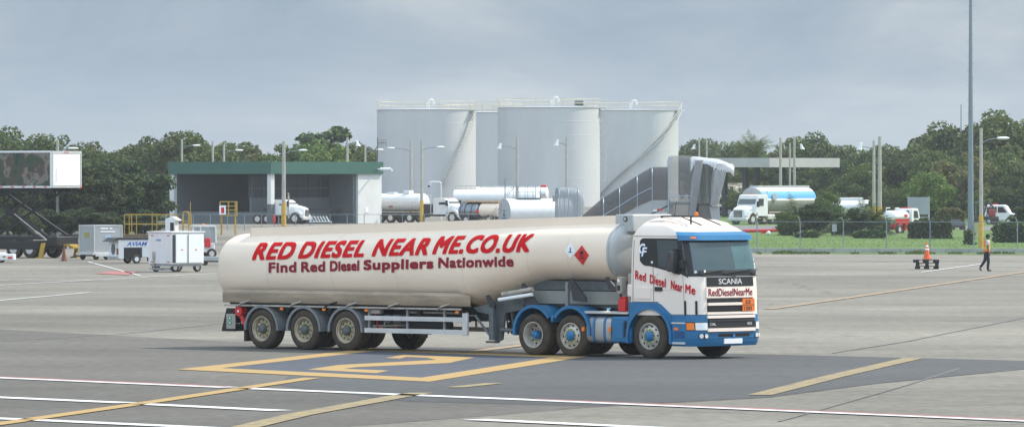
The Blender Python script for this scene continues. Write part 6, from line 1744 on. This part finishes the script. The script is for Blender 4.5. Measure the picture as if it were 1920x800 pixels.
# pallets stack with cone, right
d=D_(504); m=d/F
zt_=H-(484.0-HY)*m
for i,(dx,rz,w_) in enumerate(((.0,2,1.0),(.02,-4,1.02),(-.03,5,1.08))):
    pz=i*.148
    p_=thing('plastic_pallet',('black plastic pallet at the bottom of the stack under the orange cone','black plastic pallet in the middle of the stack under the orange cone','black plastic pallet on top of the stack, directly under the orange cone')[i],'pallet',(at(1738,d)+dx,d,pz),radians(rz),group='stack of black pallets')
    b=MB()
    for k_ in range(5): b.bx(-.52*w_,.52*w_,-.4+k_*.17,-.4+k_*.17+.11,.115,.14)
    for x_ in (-.52,-.10,.34):
        for y_ in (-.4,-.06,.28): b.bx(x_*w_,x_*w_+.17,y_,y_+.13,.015,.115)
    for x_ in (-.52,-.10,.34): b.bx(x_*w_,x_*w_+.17,-.4,.41,0.0,.015)
    b.build('pallet_deck',black,p_,smooth=0,bevel=.006)
    if i==1:
        b=MB(); b.bx(-.35,-.2,-.415,-.40,.05,.09); b.build('yellow_tag',yellow,p_)
cone((at(1738,d),d,.445),.80,'tall orange and white traffic cone standing on the stack of black pallets')
# board, small sign, pipe
d=D_(424); m=d/F
sg=thing('notice_board','plain pale grey rectangular board on two posts in front of the trees','board',(at(1722,d),d,0),radians(-12))
b=MB(); b.bx(-.92,.92,-.03,.03,H-(402-HY)*m,H-(369.5-HY)*m); b.build('board_panel',mat('board_grey',(.30,.33,.34),.6,var=.1,scale=.8),sg,bevel=.01)
for x_ in (-.88,.88): 
    b=MB(); b.bx(x_-.045,x_+.045,.035,.10,0,H-(369-HY)*m); b.build('post',white,sg)
b=MB(); b.bx(-.9,.9,.0,.03,H-(408-HY)*m,H-(406-HY)*m); b.build('cross_rail',steelp,sg)
d=D_(446); m=d/F
s2_=thing('small_sign','small grey square sign on a thin post between the two bushy palms','sign',(at(1564.5,d),d,0))
b=MB(); b.bx(-.16,.16,-.02,.02,H-(434-HY)*m,H-(420-HY)*m); b.build('panel',greyc,s2_); b=MB(); b.tube((0,.03,0),(0,.03,H-(421-HY)*m),.02,6); b.build('post',steelp,s2_)
d=D_(439); b=MB(); b.tube((at(1395,d),d+2,.22),(at(1476,d),d,.30),.11,12); b.tube((at(1432,d),d+1,.02),(at(1432,d),d+1,.3),.16,10); b.tube((at(1468,d),d+.2,.02),(at(1468,d),d+.2,.3),.14,10)
tag(b.build('red_pipe',redp),'red fire main pipe lying on blocks along the edge of the grass','pipe')
d=D_(441); b=MB(); b.lathe([(0,0),(.12,.02),(.15,.12),(.10,.24),(0,.28)],(at(1441,d),d,.05),'z',10); tag(b.build('vent_dome',whited),'small white rounded dome on the grass below the red pipe','vent cap')

# ================================================================== the walking man
d=D_(508); m=d/F
ox=at(1850,d)
man=thing('person','man in dark cap and orange reflective vest walking right beside the yellow based post','person',(ox,d,0),radians(14))
def skin(name,pts,edges,mat_,parent,sub=2):
    """pts: list of (co, (rx,ry))"""
    me=bpy.data.meshes.new(name); me.from_pydata([p[0] for p in pts],edges,[]); me.update()
    o=bpy.data.objects.new(name,me); COL.objects.link(o)
    sk=o.modifiers.new('Skin','SKIN'); sk.use_smooth_shade=True
    if not me.skin_vertices: me.skin_vertices.new(name='')
    for i,p in enumerate(pts): me.skin_vertices[0].data[i].radius=p[1] if isinstance(p[1],tuple) else (p[1],p[1])
    me.skin_vertices[0].data[0].use_root=True
    sb=o.modifiers.new('Subdivision','SUBSURF'); sb.levels=sub; sb.render_levels=sub
    dg=bpy.context.evaluated_depsgraph_get(); dg.update(); me2=bpy.data.meshes.new_from_object(o.evaluated_get(dg))
    bpy.data.objects.remove(o); me2.materials.clear(); me2.materials.append(mat_); me2.name=name
    o=bpy.data.objects.new(name,me2); COL.objects.link(o); o.parent=parent
    for p_ in me2.polygons: p_.use_smooth=True
    return o
# facing +x. heights for a 1.66 m man
P=[((0,0,.88),(.115,.13)),((.01,0,1.02),(.10,.125)),((.02,0,1.18),(.11,.15)),((.02,0,1.32),(.09,.15)),((.035,0,1.40),(.05,.055)),((.05,0,1.46),(.05,.05)),((.06,0,1.545),(.085,.072)),((.065,0,1.60),(.07,.06)),
   # right (near) leg: front, planted
   ((.0,-.09,.82),(.09,.085)),((.05,-.10,.47),(.058,.056)),((.03,-.10,.10),(.038,.036)),((.05,-.10,.045),(.035,.038)),((.17,-.105,.03),(.025,.038)),
   # far leg trailing, heel up
   ((.0,.09,.82),(.09,.085)),((-.05,.10,.47),(.058,.056)),((-.26,.10,.18),(.038,.036)),((-.29,.10,.12),(.034,.038)),((-.22,.105,.03),(.024,.036)),
   # near arm
   ((.0,-.19,1.33),(.055,.055)),((-.03,-.23,1.08),(.040,.040)),((.02,-.25,.86),(.030,.030)),((.04,-.25,.80),(.032,.02)),
   # far arm
   ((.0,.19,1.33),(.055,.055)),((.05,.24,1.08),(.040,.040)),((.13,.24,.87),(.030,.030)),((.15,.24,.81),(.032,.02)),
   # nose/chin
   ((.145,0,1.53),(.014,.012))]
E=[(0,1),(1,2),(2,3),(3,4),(4,5),(5,6),(6,7),(0,8),(8,9),(9,10),(10,11),(11,12),(0,13),(13,14),(14,15),(15,16),(16,17),(3,18),(18,19),(19,20),(20,21),(3,22),(22,23),(23,24),(24,25),(6,26)]
for sy,(hx,hz) in ((-1,(.04,.80)),(1,(.15,.81))):
    base=21 if sy<0 else 25; yy=-.25 if sy<0 else .24
    for k_,(fx,fl) in enumerate(((-.026,.07),(-.009,.082),(.009,.085),(.026,.07))):
        i0=len(P); P.append(((hx+fx,yy,hz-.035),(.009,.009))); P.append(((hx+fx*1.1+.004,yy+.006*-sy,hz-.035-fl*.55),(.0085,.0085))); P.append(((hx+fx*1.1+.012,yy+.02*-sy,hz-.035-fl),(.007,.007)))
        E+= [(base,i0),(i0,i0+1),(i0+1,i0+2)]
    i0=len(P); P.append(((hx+.04,yy,hz+.0),(.011,.011))); P.append(((hx+.055,yy,hz-.045),(.009,.009))); E+=[(base,i0),(i0,i0+1)]
body=skin('body',P,E,skin_m,man,2)
# trousers
PT=[((0,0,.93),(.125,.14)),((0,0,.86),(.125,.14)),((.0,-.09,.80),(.10,.095)),((.05,-.10,.47),(.075,.072)),((.02,-.10,.12),(.062,.06)),((.015,-.10,.07),(.062,.06)),((.0,.09,.80),(.10,.095)),((-.05,.10,.47),(.075,.072)),((-.25,.10,.20),(.060,.058)),((-.275,.10,.165),(.060,.058))]
skin('trousers',PT,[(0,1),(1,2),(2,3),(3,4),(4,5),(1,6),(6,7),(7,8),(8,9)],navy,man,2)
for pts in ([((-.02,-.10,.05),(.04,.045)),((.08,-.103,.04),(.038,.045)),((.19,-.105,.03),(.024,.04))],[((-.31,.10,.15),(.04,.043)),((-.27,.10,.08),(.036,.043)),((-.20,.105,.03),(.024,.038))]):
    skin('shoe',pts,[(0,1),(1,2)],black,man,2)
# shirt with short sleeves
PS=[((0,0,.92),(.118,.135)),((.01,0,1.05),(.115,.14)),((.02,0,1.2),(.12,.155)),((.02,0,1.33),(.095,.155)),((.03,0,1.385),(.06,.07)),((.0,-.19,1.33),(.066,.066)),((-.022,-.222,1.15),(.060,.060)),((.0,.19,1.33),(.066,.066)),((.035,.225,1.15),(.060,.060))]
skin('shirt',PS,[(0,1),(1,2),(2,3),(3,4),(3,5),(5,6),(3,7),(7,8)],shirt_m,man,2)
# vest
b=MB(); rings=[]
for z,rx,ry,cx_ in ((.88,.155,.185,.0),(.98,.150,.180,.005),(1.08,.148,.180,.01),(1.2,.150,.192,.015),(1.30,.140,.20,.02),(1.37,.115,.17,.02),(1.41,.085,.11,.025)):
    rings.append([(cx_+rx*cos(2*pi*i/32),ry*sin(2*pi*i/32),z) for i in range(32)])
def vmf(j,i):
    a=(i+.5)*360/32
    if j in (1,): return 1
    if j>=1 and (40<a<62 or 118<a<140 or 220<a<242 or 298<a<320): return 1
    return 0
b.loft(rings,mf=vmf,cap0=False,cap1=False); b.build('vest',[vestor,vestye],man,smooth=40)
# cap and hair
b=MB(); b.lathe([(.092,1.555),(.096,1.60),(.085,1.645),(.05,1.675),(0,1.685)],(.055,0,0),'z',24,cap=False); b.prism([(.13,1.565),(.25,1.55),(.25,1.56),(.13,1.585)],'y',-.065,.065); b.build('cap',navy,man,smooth=40)
b=MB(); b.lathe([(.075,1.50),(.086,1.54),(.09,1.575)],(.035,0,0),'z',20,cap=False); b.build('hair',black,man,smooth=60)
for sy in (-1,1):
    b=MB(); b.lathe([(0,-.01),(.018,-.008),(.02,.004),(0,.012)],(.06,sy*.082,1.535),'y',10); b.build('ear',skin_m,man)
    b=MB(); b.lathe([(0,0),(.010,.004),(0,.01)],(.135,sy*.028,1.55),'x',8); b.build('eye',black,man)
b=MB(); b.bx(.128,.137,-.022,.022,1.492,1.499); b.build('mouth',mat('lip',(.12,.04,.035),.6),man)

# ================================================================== air
b=MB(); b.bx(-1600,1600,-120,2700,-1,40)
hz_=b.build('haze',None or mat('haze_tmp',(1,1,1)),smooth=0); hz_['kind']='stuff'; hz_['label']='thin pale haze filling the air over the whole airfield'; hz_['category']='haze'
hm_=bpy.data.materials.new('haze_air'); hm_.use_nodes=True; nt=hm_.node_tree; nt.nodes.clear(); out=nt.nodes.new('ShaderNodeOutputMaterial'); pv=nt.nodes.new('ShaderNodeVolumePrincipled')
pv.inputs['Color'].default_value=(.90,.95,1,1); pv.inputs['Density'].default_value=.00012; pv.inputs['Anisotropy'].default_value=.2
nt.links.new(pv.outputs[0],out.inputs['Volume']); hz_.data.materials.clear(); hz_.data.materials.append(hm_)
